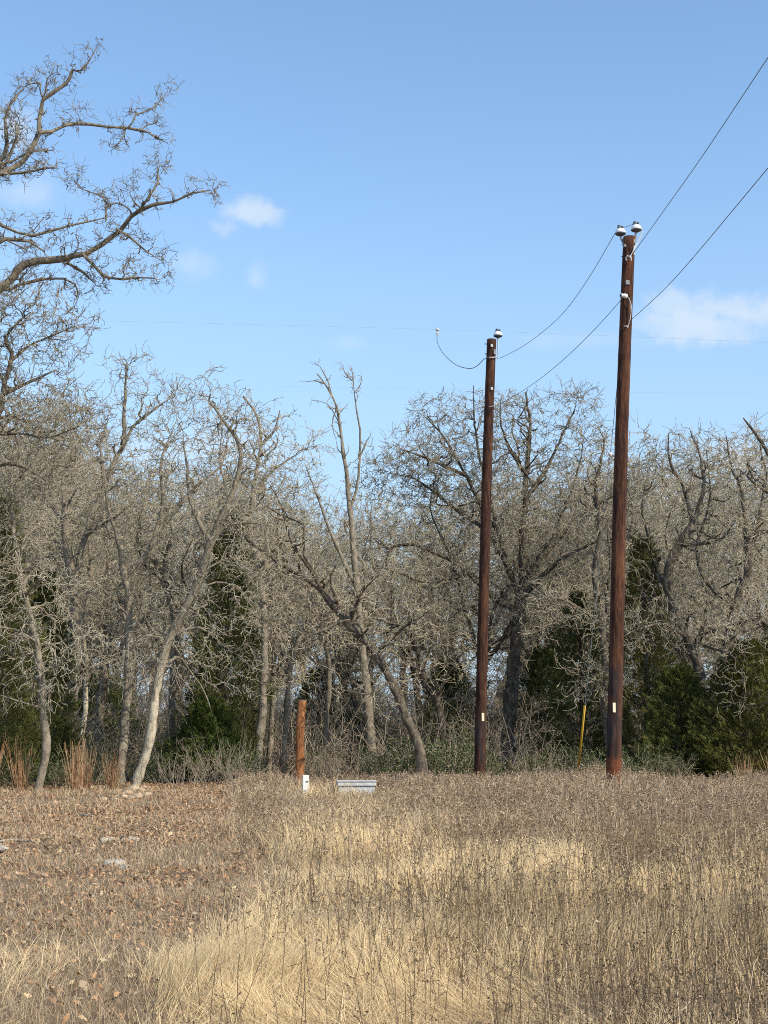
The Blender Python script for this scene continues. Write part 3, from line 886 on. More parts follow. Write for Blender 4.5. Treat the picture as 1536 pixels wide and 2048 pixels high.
def shrub_meshes(seed, H, R, nl=2600, col=(0.05, 0.085, 0.025), ns=34):
    r = np.random.default_rng(seed)
    a = r.uniform(0, 2 * math.pi, ns); o = R * np.sqrt(r.uniform(0.02, 1, ns))
    K = 6; t = np.linspace(0, 1, K)[None, :, None]
    b0 = np.stack([np.cos(a) * o * .35, np.sin(a) * o * .35, np.full(ns, -.05)], 1)
    e0 = np.stack([np.cos(a) * o, np.sin(a) * o, H * r.uniform(.5, 1.0, ns) * (1 - .45 * (o / R) ** 2)], 1)
    pts = b0[:, None] * (1 - t) + e0[:, None] * t + np.concatenate([np.zeros((ns, 1, 3)), r.normal(size=(ns, K - 1, 3)) * .07], 1)
    sv, sq, sb = [], [], 0
    sb = tubes(pts, np.tile(np.linspace(.012, .005, K), (ns, 1)), 4, sv, sq, sb)
    pos, di, rad = samples_of(pts, np.tile(np.linspace(.012, .005, K), (ns, 1)), .3)
    p2, r2 = sprout(pos, di, rad, ns * 9, 0.34, .5, (25, 80), 4, .35, .05, .006, .003)
    sb = tubes(p2, r2, 3, sv, sq, sb)
    pos = p2[:, 1:].reshape(-1, 3)
    k = r.integers(0, len(pos), nl)
    c = pos[k] + r.normal(size=(nl, 3)) * .045
    dd = unit(r.normal(size=(nl, 3)) + np.array([0, 0, -.1])); nn = unit(r.normal(size=(nl, 3)) + np.array([0, 0, .9]))
    v, q = leafquads(c, dd, nn, r.uniform(.035, .07, nl), r.uniform(.02, .038, nl))
    tone = r.uniform(.55, 1.5, nl)[:, None]; warm = (r.uniform(0, 1, nl) ** 2)[:, None]
    cl = (np.array(col)[None] * (1 - .5 * warm) + np.array([.13, .12, .04])[None] * .5 * warm) * tone
    lm = np_mesh('foliage', v, q, np.repeat(cl, 4, 0)); lm.materials.append(M['leaf'])
    sm = np_mesh('stem', np.vstack(sv), np.vstack(sq)); sm.materials.append(M['twig'])
    return sm, lm


shr = [shrub_meshes(s, 1.0, 0.9, 2600) for s in (1, 2, 3)]
shr += [shrub_meshes(s, 1.0, 0.9, 1500, (0.075, 0.09, 0.035)) for s in (4, 5)]
shrub_spots = [
    # px, distance, height, radius scale, kind, label
    (40, 36.5, 1.0, .8, 0, 'leafy green shrub between the two clumps of reddish grass at the clearing edge'),
    (150, 37, 0.95, .9, 1, 'leafy green shrub at the foot of the leaning round topped oak'),
    (205, 37.5, 1.1, .8, 3, 'thin green shrub beside the reddish grass next to the straight narrow trunk'),
    (230, 38.5, 1.4, .8, 4, 'tall sparse green shrub in front of the straight narrow trunk'),
    (330, 39, 0.9, .8, 2, 'small dark green shrub just behind the foot of the pale leaning trunk'),
    (480, 38.5, 1.2, 1.0, 0, 'green shrub at the foot of the grey oak with the broken tip'),
    (775, 38, 1.1, .9, 1, 'green shrub just beside the split dead trunk'),
    (830, 37.8, 1.25, 1.0, 0, 'bright green thicket around the foot of the diagonally leaning oak'),
    (890, 38.5, 1.3, 1.0, 2, 'green thicket below the elbow bent oak'),
    (940, 39, 1.35, .9, 1, 'green shrub close behind the foot of the more distant utility pole'),
    (1040, 40, 0.9, .9, 3, 'sparse green shrub between the domed oak trunk and the yellow wire guard'),
    (1110, 39.5, 1.0, 1.0, 0, 'dark green shrub just before the yellow wire guard'),
    (1190, 38.5, 1.0, .9, 2, 'dark green shrub between the yellow wire guard and the thick pole'),
    (1265, 37.5, 1.0, .9, 1, 'green shrub just past the foot of the thick utility pole'),
    (640, 43, 1.2, 1.0, 3, 'sparse shrub in the wood behind the white marker post'),
    (1320, 37.5, .9, .8, 4, 'low sparse shrub in front of the bushy cedar'),
]
for px, d, h, s, k, lab in shrub_spots:
    x = (px - 768) / F * d * 1.02
    root = thing('shrub', (x, d, float(gz(x, d))), lab, 'shrub', 'green shrubs along the forest edge')
    root.rotation_euler.z = random.uniform(0, 6.28); root.scale = (s, s, h)
    link('stem', shr[k][0], None, root); link('foliage', shr[k][1], None, root)

# undergrowth deep between the trunks: nobody could count it
def undergrowth():
    n = 12000
    x = rng.uniform(-20, 20, n); y = rng.uniform(39.5, 74, n)
    keep = fnoise(x * .35, y * .35, 51) > 0.36
    x, y = x[keep], y[keep]; n = len(x)
    p0 = np.stack([x, y, gz(x, y) - .03], 1)
    K = 6
    d = unit(rng.normal(size=(n, 3)) * .5 + np.array([0, 0, 1.0])); pts = np.zeros((n, K, 3)); pts[:, 0] = p0
    L = (rng.uniform(.6, 2.6, n) + np.clip((y - 44) / 8, 0, 1) * rng.uniform(0, 2.4, n))[:, None]
    for k in range(1, K):
        d = unit(d + .28 * rng.normal(size=(n, 3))); pts[:, k] = pts[:, k - 1] + d * L / (K - 1)
    R = np.tile(np.linspace(.014, .007, K), (n, 1))
    v, q, b = [], [], 0
    b = tubes(pts, R, 3, v, q, b)
    pos, di, rad = samples_of(pts, R, .3)
    p2, r2 = sprout(pos, di, rad, n * 6, .65, .5, (25, 75), 5, .38, .05, .0095, .006)
    b = tubes(p2, r2, 3, v, q, b)
    V = np.vstack(v); Q = np.vstack(q)
    cw = np.tile(np.array([.34, .28, .205]), (len(V), 1)) * rng.uniform(.6, 1.3, (len(V), 1))
    nl = 34000
    pp = p2[:, 1:].reshape(-1, 3); k = rng.integers(0, len(pp), nl)
    c = pp[k] + rng.normal(size=(nl, 3)) * .06
    lv, lq = leafquads(c, unit(rng.normal(size=(nl, 3))), unit(rng.normal(size=(nl, 3)) + np.array([0, 0, .6])), rng.uniform(.04, .09, nl), rng.uniform(.02, .045, nl))
    g = rng.uniform(size=(nl, 1)); lc = np.where(g < .6, np.array([[.045, .065, .025]]), np.array([[.16, .10, .055]])) * rng.uniform(.6, 1.4, (nl, 1))
    me = np_mesh('undergrowth', np.vstack([V, lv]), np.vstack([Q, lq + len(V)]), np.vstack([cw, np.repeat(lc, 4, 0)]))
    o = link('undergrowth', me, M['weed'])
    tag(o, 'tangled bare brush and vines between the trunks in the wood', 'undergrowth', kind='stuff')


undergrowth()


# dry twiggy brush clumps at the forest edge
def brush_mesh(seed, n=30):
    r = np.random.default_rng(seed)
    K = 6; a = r.uniform(0, 6.28, n); o = .45 * np.sqrt(r.uniform(0, 1, n))
    pts = np.zeros((n, K, 3)); pts[:, 0] = np.stack([np.cos(a) * o, np.sin(a) * o, np.full(n, -.03)], 1)
    d = unit(np.stack([np.cos(a) * .45, np.sin(a) * .45, np.ones(n)], 1) + r.normal(size=(n, 3)) * .2)
    L = r.uniform(.5, 1.1, n)[:, None]
    for k in range(1, K):
        d = unit(d + .13 * r.normal(size=(n, 3))); pts[:, k] = pts[:, k - 1] + d * L / (K - 1)
    R = np.tile(np.linspace(.006, .003, K), (n, 1)); v, q, b = [], [], 0
    b = tubes(pts, R, 3, v, q, b)
    pos, di, rad = samples_of(pts, R, .3)
    p2, r2 = sprout(pos, di, rad, n * 6, .26, .5, (15, 55), 4, .2, .1, .004, .0025)
    tubes(p2, r2, 3, v, q, b)
    V = np.vstack(v)
    return np_mesh('brush', V, np.vstack(q), np.tile(np.array([.36, .30, .22]), (len(V), 1)) * r.uniform(.7, 1.2, (len(V), 1)))


bm = [brush_mesh(s) for s in (1, 2, 3)]
for m in bm: m.materials.append(M['weed'])
bw = [(372, 36), (430, 36.5), (498, 36), (650, 38.5), (700, 38.5), (1075, 36), (455, 38.3)]
for i, (px, d) in enumerate(bw):
    x = (px - 768) / F * d * 1.02
    o = link('dry_brush', bm[i % 3], None); o.location = (x, d, float(gz(x, d))); o.rotation_euler.z = random.uniform(0, 6.28)
    s = random.uniform(.8, 1.25); o.scale = (s, s, s * random.uniform(.9, 1.2))
    tag(o, 'clump of dry leafless twigs at the foot of the tree line', 'brush', 'dry brush clumps along the tree line')


# reddish bluestem grass clumps
def clump_mesh(seed, n=60):
    r = np.random.default_rng(seed)
    K = 5; a = r.uniform(0, 6.28, n); o = .12 * np.sqrt(r.uniform(0, 1, n))
    pts = np.zeros((n, K, 3)); pts[:, 0] = np.stack([np.cos(a) * o, np.sin(a) * o, np.full(n, -.03)], 1)
    d = unit(np.stack([np.cos(a) * .13, np.sin(a) * .13, np.ones(n)], 1) + r.normal(size=(n, 3)) * .08)
    L = r.uniform(.45, 1.05, n)[:, None]
    for k in range(1, K):
        d = unit(d + .05 * r.normal(size=(n, 3)) + np.array([.02, 0, -.03])); pts[:, k] = pts[:, k - 1] + d * L / (K - 1)
    v, q, b = [], [], 0
    tubes(pts, np.tile(np.linspace(.0055, .003, K), (n, 1)), 3, v, q, b)
    V = np.vstack(v)
    c = np.where(r.uniform(size=(n, 1)) < .55, np.array([[.46, .25, .13]]), np.array([[.6, .42, .25]])) * r.uniform(.7, 1.25, (n, 1))
    return np_mesh('bluestem_clump', V, np.vstack(q), np.repeat(c, K * 3, 0))


cm = [clump_mesh(s) for s in (4, 5, 6)]
for m in cm: m.materials.append(M['grass'])
for i, (px, d, s, lab) in enumerate([
    (8, 35, 1.15, 'tallest reddish grass clump, before the tall dark cedar at the strip edge'),
    (66, 35.2, 1.05, 'reddish grass clump standing just before the slim young oak trunk'),
    (172, 35, 1.05, 'broad reddish grass clump midway between the slim young oak and the pale trunk'),
    (190, 35.6, .9, 'shorter reddish grass clump touching the broad one'),
    (243, 35, .8, 'small rust red grass clump beside the foot of the pale leaning trunk'),
    (1462, 35, .75, 'low rust red grass clump at the foot of the wide low cedar'),
    (1522, 34.5, .85, 'rust red grass clump at the outer end of the meadow'),
]):
    x = (px - 768) / F * d * 1.02
    o = link('grass_clump', cm[i % 3], None); o.location = (x, d, float(gz(x, d))); o.rotation_euler.z = random.uniform(0, 6.28); o.scale = (s * 1.15, s * 1.15, s * 1.22)
    tag(o, lab, 'grass clump', 'reddish bluestem clumps')


# ------------------------------------------------------------------ meadow
def scatter(bands, dens, extra=1.6):
    X, Y = [], []
    for d0, d1, k in bands:
        n = int(k * (d1 - d0) * 2 * (0.27 * (d0 + d1) / 2 + extra))
        y = rng.uniform(d0, d1, n); w = 0.27 * y + extra
        x = rng.uniform(-1, 1, n) * w
        keep = rng.uniform(size=n) < dens(x, y)
        X.append(x[keep]); Y.append(y[keep])
    return np.concatenate(X), np.concatenate(Y)


def ribbons(x, y, L, Wd, lean, ldir, curl, K, col, tipcol=None, z0=-0.01):
    """Grass blades: bent ribbons facing random ways."""
    n = len(x)
    p = np.stack([x, y, gz(x, y) + z0], 1)
    ld = np.stack([np.cos(ldir), np.sin(ldir), np.zeros(n)], 1)
    fa = rng.uniform(0, math.pi, n); sd = np.stack([np.cos(fa), np.sin(fa), np.zeros(n)], 1)
    pts = np.zeros((n, K, 3)); pts[:, 0] = p
    ang = lean.copy()
    for k in range(1, K):
        dirv = ld * np.sin(ang)[:, None] + np.array([0, 0, 1.0])[None] * np.cos(ang)[:, None]
        pts[:, k] = pts[:, k - 1] + dirv * (L / (K - 1))[:, None]
        ang = ang + curl / (K - 1)
        floor = gz(pts[:, k, 0], pts[:, k, 1]) + .012
        pts[:, k, 2] = np.maximum(pts[:, k, 2], floor)
    t = np.linspace(0, 1, K)
    w = Wd[:, None] * (1 - .75 * t[None] ** 1.5) * .5
    V = np.stack([pts - sd[:, None] * w[..., None], pts + sd[:, None] * w[..., None]], 2)
    a = (np.arange(n)[:, None] * K + np.arange(K - 1)[None]) * 2
    q = np.stack([a, a + 1, a + 3, a + 2], -1).reshape(-1, 4)
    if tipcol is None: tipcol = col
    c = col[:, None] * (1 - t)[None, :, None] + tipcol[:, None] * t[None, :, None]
    return V.reshape(-1, 3), q, np.repeat(c.reshape(-1, 3), 2, 0)


def gold(x, y):
    g = fnoise(x * .55, y * .40, 31)
    g2 = fnoise(x * 1.6, y * 1.2, 37)
    v = np.clip((g * .7 + g2 * .3 - .34) * 4, 0.12, 1)
    for cx, cy, sx, sy, a in ((-.35, 17.2, .8, 1.8, 1.0), (-.3, 9.2, 1.3, 1.8, 1.0), (.5, 20.5, 1.8, 1.2, .5), (1.2, 11.5, 1.2, 1.5, .5), (1.6, 16.5, 1.0, 1.4, .3)):
        v = np.maximum(v, a * np.exp(-(((x - cx) / sx) ** 2 + ((y - cy) / sy) ** 2)) * 1.25)
    v = v * np.clip((27 - y) / 6, .3, 1)
    v = v * np.interp(x / y, [-.1, .06, .15, .26], [1, 1, .78, .66])
    s = side(x, y)
    tuft = .13 * np.exp(-((x + 2.35) / .32) ** 2 - ((y - 9.3) / 1.1) ** 2) + .16 * np.exp(-((x + 2.1) / .25) ** 2 - ((y - 7.6) / .5) ** 2)
    return np.clip(np.where(s > 0, v, np.maximum(tuft, .0)), 0, 1) * np.where(s > 0, np.clip(s / (.1 + y * .035), .12, 1), 1)


def make_gold():
    x, y = scatter([(5.6, 10, 3900), (10, 15, 2500), (15, 22, 1300), (22, 33, 420)], gold)
    n = len(x)
    far = np.clip((y - 8) / 22, 0, 1)
    L = rng.uniform(.20, .46, n) * (.75 + .5 * fnoise(x * .9, y * .9, 61))
    ld = 1.2 + 6 * (fnoise(x * .6, y * .6, 71) - .5) * 2 + rng.normal(size=n) * .8
    mat_ = fnoise(x * .8, y * .8, 81)
    lean = np.abs(rng.normal(size=n)) * .32 + np.clip(mat_ - .36, 0, 1) * 2.6
    curl = rng.uniform(.1, 1.1, n) + np.clip(mat_ - .42, 0, 1) * 2
    b = rng.uniform(.72, 1.18, n)[:, None]
    h = rng.uniform(0, 1, n)[:, None]
    c = (np.array([[.97, .765, .45]]) * h + np.array([[.86, .65, .37]]) * (1 - h)) * b
    v, q, cc = ribbons(x, y, L, (.0034 + .0075 * far) * rng.uniform(.7, 1.3, n), lean, ld, curl, 5, c * .86, c)  # roots darkened: shadow inside the grass is put into the blade colour
    o = link('golden_grass', np_mesh('golden_grass', v, q, cc), M['grass'])
    tag(o, 'golden dry matted grass covering the meadow between the dead weeds', 'grass', kind='stuff')


make_gold()


def make_short():
    def dens(x, y):
        s = side(x, y)
        n = fnoise(x * .9, y * .7, 91)
        return np.where(s > 0, .35, np.clip((n - .25) * 2.2, .15, 1))
    x, y = scatter([(5.6, 10, 2100), (10, 15, 1500), (15, 22, 800), (22, 36, 330)], dens)
    n = len(x)
    far = np.clip((y - 8) / 22, 0, 1)
    L = rng.uniform(.05, .17, n) * (1 + .4 * far) * np.where(side(x, y) > 0, 1.3, .85)
    c = np.array([[.64, .49, .33]]) * rng.uniform(.5, 1.3, n)[:, None]
    warm = (rng.uniform(size=n) < .35)[:, None]
    c = np.where(warm, np.array([[.62, .46, .27]]) * rng.uniform(.7, 1.2, n)[:, None], c)
    gr = (rng.uniform(size=n) < .03)[:, None]
    c = np.where(gr, np.array([[.16, .2, .08]]), c)
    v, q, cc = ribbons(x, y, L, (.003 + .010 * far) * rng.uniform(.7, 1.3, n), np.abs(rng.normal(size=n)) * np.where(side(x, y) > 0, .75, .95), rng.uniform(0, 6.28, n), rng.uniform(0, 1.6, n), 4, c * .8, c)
    o = link('short_grass', np_mesh('short_grass', v, q, cc), M['grass'])
    tag(o, 'short greyish dead grass thatch over the soil of the clearing', 'grass', kind='stuff')


make_short()


def weed_density(x, y):
    s = side(x, y)
    n = fnoise(x * .6, y * .5, 101); n2 = fnoise(x * 1.8, y * 1.4, 107)
    base = np.interp(y, [6, 9, 12, 16, 20, 24, 34], [.36, .42, .36, .34, .6, .95, 1])
    v = base * np.clip((n * .6 + n2 * .4 - .22) * 2.3, .08, 1)
    lowl = np.clip((x + .9) / 2.2, .22, 1)             # fewer on the golden side near the viewer
    v = v * np.where(y < 19, lowl, 1) * np.interp(x / y, [0, .05, .15, .26], [1, 1, 1.4, 1.55])
    return v * np.clip(s / .6 + .1, 0, 1)


def make_weeds():
    x, y = scatter([(5.8, 10, 260), (10, 15, 250), (15, 21, 200), (21, 27, 170), (27, 34.5, 130)], weed_density)
    n = len(x)
    far = np.clip((y - 9) / 20, 0, 1)
    H = rng.uniform(.26, .58, n) * (.55 + .95 * fnoise(x * .6, y * .5, 111)) * (1 + .04 * np.clip((y - 23) / 5, 0, 1) * np.clip((x - .6) / 1.2, 0, 1)) * np.interp(y, [8, 17, 22, 26, 34], [.95, .92, .82, .8, .8]) * (1 - .45 * np.exp(-((x + 1.0) / 1.4) ** 2) * (y > 21)) * (1 - .48 * np.exp(-((x / y + .028) / .036) ** 4) * (y > 23) * (y < 32))
    K = 6
    pts = np.zeros((n, K, 3)); pts[:, 0] = np.stack([x, y, gz(x, y) - .02], 1)
    d = unit(rng.normal(size=(n, 3)) * .10 + np.array([0, 0, 1.0]))
    for k in range(1, K):
        d = unit(d + .07 * rng.normal(size=(n, 3)) + np.array([0, 0, .06])); pts[:, k] = pts[:, k - 1] + d * (H / (K - 1))[:, None]
    r0 = .0027 + .0026 * far
    R = r0[:, None] * np.linspace(1, .6, K)[None]
    tone = rng.uniform(.55, 1.35, n)
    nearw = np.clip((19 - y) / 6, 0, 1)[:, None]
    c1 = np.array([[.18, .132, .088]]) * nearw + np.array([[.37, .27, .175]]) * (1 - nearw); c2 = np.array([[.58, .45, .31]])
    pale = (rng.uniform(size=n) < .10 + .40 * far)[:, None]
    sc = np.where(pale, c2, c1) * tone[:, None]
    v, q, b = [], [], 0; cols = []
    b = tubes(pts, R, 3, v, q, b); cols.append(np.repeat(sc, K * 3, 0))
    # side twigs on the upper half
    m = 6
    pi = np.repeat(np.arange(n), m)
    pi = pi[rng.uniform(size=len(pi)) < np.interp(y[pi], [8, 14, 20], [.38, .6, 1])]
    kk = rng.integers(2, K, len(pi))
    s0 = pts[pi, kk]; dd = unit(rng.normal(size=(len(pi), 3)) * .7 + np.array([0, 0, .75]))
    Lt = rng.uniform(.03, .13, len(pi)) * (.7 + .5 * far[pi]) * np.where(kk > 3, 1, .8)
    K2 = 3; tp = np.zeros((len(pi), K2, 3)); tp[:, 0] = s0
    for k in range(1, K2):
        dd = unit(dd + .3 * rng.normal(size=dd.shape)); tp[:, k] = tp[:, k - 1] + dd * (Lt / (K2 - 1))[:, None]
    b = tubes(tp, (r0[pi] * .62)[:, None] * np.ones((1, K2)), 3, v, q, b); cols.append(np.repeat(sc[pi] * .95, K2 * 3, 0))
    # curled dead leaves and seed heads at the twig tips
    ml = 2
    li = np.repeat(np.arange(len(pi)), ml)
    c = tp[li, -1] + rng.normal(size=(len(li), 3)) * .014
    Ll = rng.uniform(.010, .026, len(li)) * (1 + .6 * far[pi[li]])
    lv, lq = leafquads(c, unit(rng.normal(size=(len(li), 3))), unit(rng.normal(size=(len(li), 3))), Ll, Ll * rng.uniform(.35, .75, len(li)))
    lt = rng.uniform(.5, 1.3, len(li))[:, None]
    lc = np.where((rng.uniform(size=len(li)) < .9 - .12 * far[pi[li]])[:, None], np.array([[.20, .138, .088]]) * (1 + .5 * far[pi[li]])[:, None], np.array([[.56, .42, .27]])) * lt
    V = np.vstack(v)
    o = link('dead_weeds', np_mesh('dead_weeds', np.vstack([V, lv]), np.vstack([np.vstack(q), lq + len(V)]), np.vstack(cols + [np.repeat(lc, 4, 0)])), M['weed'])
    tag(o, 'brown dead weeds with curled leaves standing all over the meadow', 'weeds', kind='stuff')


make_weeds()


def make_litter():
    def dens(x, y):
        s = side(x, y)
        n = fnoise(x * .8, y * .6, 121); n2 = fnoise(x * 2.4, y * 2.0, 123)
        v = np.clip((n * .55 + n2 * .45 - .36) * 5, .05, 1)
        v = v * np.interp(y, [6, 10, 16, 22, 36], [.3, .35, .6, 1, 1])
        return np.where(s < .1, v * .75, .06 + .7 * v * np.exp(-np.clip(s, 0, 9) / (.3 + y * .03))) * (y < 38)
    x, y = scatter([(5.6, 12, 400), (12, 20, 470), (20, 28, 480), (28, 40, 320)], dens, 2.2)
    n = len(x)
    # a wavy oak leaf: midrib with lobed edges, curled
    prof = np.array([(0, .0), (.18, .16), (.3, .30), (.42, .16), (.62, .44), (.78, .24), (.92, .22), (1.0, .0)])
    T = len(prof)
    L = rng.uniform(.025, .062, n) * np.where(rng.uniform(size=n) < .06, 1.4, 1)
    a = rng.uniform(0, 6.28, n); tilt = rng.normal(size=n) * .6; roll = rng.normal(size=n) * .8
    dx = np.stack([np.cos(a) * np.cos(tilt), np.sin(a) * np.cos(tilt), np.sin(tilt)], 1)
    sd = unit(np.cross(dx, np.array([0, 0, 1.0])))
    up = np.cross(sd, dx)
    sd2 = sd * np.cos(roll)[:, None] + up * np.sin(roll)[:, None]; up2 = np.cross(sd2, dx)
    c = np.stack([x, y, gz(x, y) + rng.uniform(.006, .055, n)], 1)
    curl = rng.uniform(-.3, .5, n)
    V = np.zeros((n, T, 2, 3))
    for k, (t, w) in enumerate(prof):
        mid = c + dx * ((t - .5) * L)[:, None] + up2 * (curl * L * (t - .5) ** 2 * 2)[:, None]
        e = up2 * (rng.uniform(.0, .6, n) * w * L * .6)[:, None]
        V[:, k, 0] = mid - sd2 * (w * L)[:, None] * .75 + e; V[:, k, 1] = mid + sd2 * (w * L)[:, None] * .75 + e
    i = (np.arange(n)[:, None] * T + np.arange(T - 1)[None]) * 2
    q = np.stack([i, i + 1, i + 3, i + 2], -1).reshape(-1, 4)
    pal = np.array([[.40, .22, .115], [.50, .31, .17], [.30, .175, .10], [.58, .42, .25], [.18, .115, .075], [.52, .40, .27]])
    col = pal[rng.choice(6, n, p=[.24, .2, .2, .12, .12, .12])] * rng.uniform(.75, 1.25, (n, 1))
    o = link('leaf_litter', np_mesh('leaf_litter', V.reshape(-1, 3), q, np.repeat(col, T * 2, 0)), M['leaf'])
    tag(o, 'rusty brown fallen oak leaves strewn over the bare strip', 'fallen leaves', kind='stuff')


make_litter()


# ------------------------------------------------------------------ rocks, sticks and stalks on the ground
def ground_at(px, py):
    r = FW + np.array([1.0, 0, 0]) * (px - 768) / F + UP * (1024 - py) / F
    t = -CAM[2] / r[2]; p = CAM + r * t
    for _ in range(3):
        t = (float(gz(p[0], p[1])) - CAM[2]) / r[2]; p = CAM + r * t
    return p


def rock(px, py, sx, sy, sz, seed, label, mat='rock', group=None):
    r = np.random.default_rng(seed)
    import bmesh
    b = bmesh.new(); bmesh.ops.create_icosphere(b, subdivisions=3, radius=1)
    for v in b.verts:
        c = v.co.copy(); n = 0
        for k in range(4):
            f = 1.3 * 2 ** k
            n += (vnoise(c.x * f + seed * 3.1, c.y * f + c.z * f * 1.3, seed + k) - .5) / 1.7 ** k
        v.co = c * (1 + .38 * float(n))
        v.co.x *= sx; v.co.y *= sy; v.co.z *= sz
        if v.co.z < -sz * .35: v.co.z = -sz * .35
    me = bpy.data.meshes.new('rock'); b.to_mesh(me); b.free()
    o = link('rock', me, M[mat])
    p = ground_at(px, py); o.location = (p[0], p[1], p[2] + sz * .32 + .01); o.rotation_euler.z = r.uniform(0, 6.28)
    tag(o, label, 'rock', group)


rock(232, 1732, .14, .12, .055, 1, 'large white limestone rock lying in the middle of the leaf strip', 'rockwhite')
rock(252, 1740, .09, .07, .035, 2, 'small white rock touching the large white limestone rock', 'rockwhite')
rock(207, 1603, .075, .07, .06, 3, 'round tan stone before the rubble, on the side away from the trunk')
rock(231, 1604, .07, .06, .055, 4, 'round tan stone closer to the rubble of the two set apart')
rock(180, 1703, .07, .05, .035, 5, 'small pale stone near the bleached log')
rock(4, 1701, .09, .07, .04, 21, 'white stone at the outer edge of the leaf strip', 'rockwhite')
for k, (px, py, s) in enumerate([(255, 1590, .12), (268, 1582, .13), (283, 1585, .11), (296, 1593, .10), (247, 1597, .09), (275, 1596, .12), (262, 1599, .08), (288, 1578, .09)]):
    rock(px, py, s, s * .85, s * .6, 30 + k, 'tan limestone chunk in the rubble heap at the foot of the pale leaning trunk', 'rock', 'limestone chunks of the rubble heap')


def stick(pxs, r0, r1, label, mat='deadwood', name='fallen_branch', lift=.03, cat='branch'):
    pts = np.array([ground_at(*q) for q in pxs]); pts[:, 2] += lift
    c = catmull(pts, .06); c += rng.normal(size=c.shape) * .008
    mb = MB(); mb.tube(c - c[0], np.linspace(r0, r1, len(c)) * (1 + .12 * rng.normal(size=len(c))), 8)
    o = mb.build(name, M[mat], None, smooth=True); o.location = c[0]
    tag(o, label, cat)


stick([(203, 1687), (240, 1684), (278, 1683)], .035, .025, 'bleached log lying flat across the leaf strip', name='fallen_log', cat='log')
stick([(-6, 1688), (30, 1685), (75, 1690)], .02, .010, 'grey fallen branch lying at the outer edge of the leaf strip')
stick([(160, 1632), (185, 1637)], .02, .016, 'short pale piece of wood lying in the leaves below the rubble heap', name='wood_piece', cat='wood')


def stalk(px, d, H, lean, seed, label):
    r = np.random.default_rng(seed)
    x = (px - 768) / F * d * 1.02; base = np.array([x, d, float(gz(x, d))])
    K = 7; main = np.zeros((K, 3)); main[0] = (0, 0, -.03)
    dd = unit(np.array([lean, r.normal() * .1, 1.0]))
    for k in range(1, K):
        dd = unit(dd + r.normal(size=3) * .08); main[k] = main[k - 1] + dd * H / (K - 1)
    mb = MB(); mb.tube(main, np.linspace(.007, .003, K), 5)
    for j in range(6):
        k = r.integers(2, K - 1); e = unit(np.array([r.choice([-1, 1]) * r.uniform(.4, .9), r.normal() * .4, 1.0]))
        L = H * r.uniform(.2, .45)
        p1 = main[k] + e * L * .5 + r.normal(size=3) * .01; p2 = p1 + unit(e + np.array([0, 0, .5])) * L * .5
        mb.tube([main[k], p1, p2], [.0045, .0035, .002], 4)
    o = mb.build('dead_stalk', M['stalk'], None); o.location = base
    tag(o, label, 'dead stalk')


stalk(1185, 25, .72, .12, 1, 'tall pale forked dead stalk standing out of the weeds below the thick pole')
stalk(1219, 25.5, .62, -.02, 2, 'slimmer pale dead stalk just past the forked one below the thick pole')
stalk(1345, 24, .66, -.35, 3, 'pale dead stalk leaning over in the brown weeds before the wide low cedar')
stalk(560, 24, .6, .9, 4, 'pale dead stalk lying over at a slant before the short orange post')
stalk(1412, 18, .5, .05, 5, 'pale upright dead stalk in the weeds far along from the thick pole')


# ------------------------------------------------------------------ utility poles
def shaft(base, top, r0, r1, n=28, K=60, seed=0):
    """A slightly crooked round pole with checked, uneven surface and a flat sawn top."""
    r = np.random.default_rng(seed)
    base = np.asarray(base, float); top = np.asarray(top, float)
    ax = top - base; ax = ax / np.linalg.norm(ax)
    a = unit(np.cross(ax, np.array([0, 1.0, 0]))); b = np.cross(ax, a)
    t = np.linspace(0, 1, K)
    bend = np.sin(t * math.pi) * .035 + np.sin(t * 7 + seed) * .006
    v = []
    th = np.arange(n) * 2 * math.pi / n
    ridge = 1 + .018 * r.normal(size=n)
    for k in range(K):
        rr_ = (r0 * (1 - t[k]) + r1 * t[k]) * ridge * (1 + .008 * r.normal(size=n))
        c = base + (top - base) * t[k] + a * bend[k]
        for i in range(n): v.append(c + rr_[i] * (math.cos(th[i]) * a + math.sin(th[i]) * b))
    f = [(k * n + i, k * n + (i + 1) % n, (k + 1) * n + (i + 1) % n, (k + 1) * n + i) for k in range(K - 1) for i in range(n)]
    f.append(tuple((K - 1) * n + i for i in range(n)))
    mb = MB(); mb.add(v, f)
    return mb


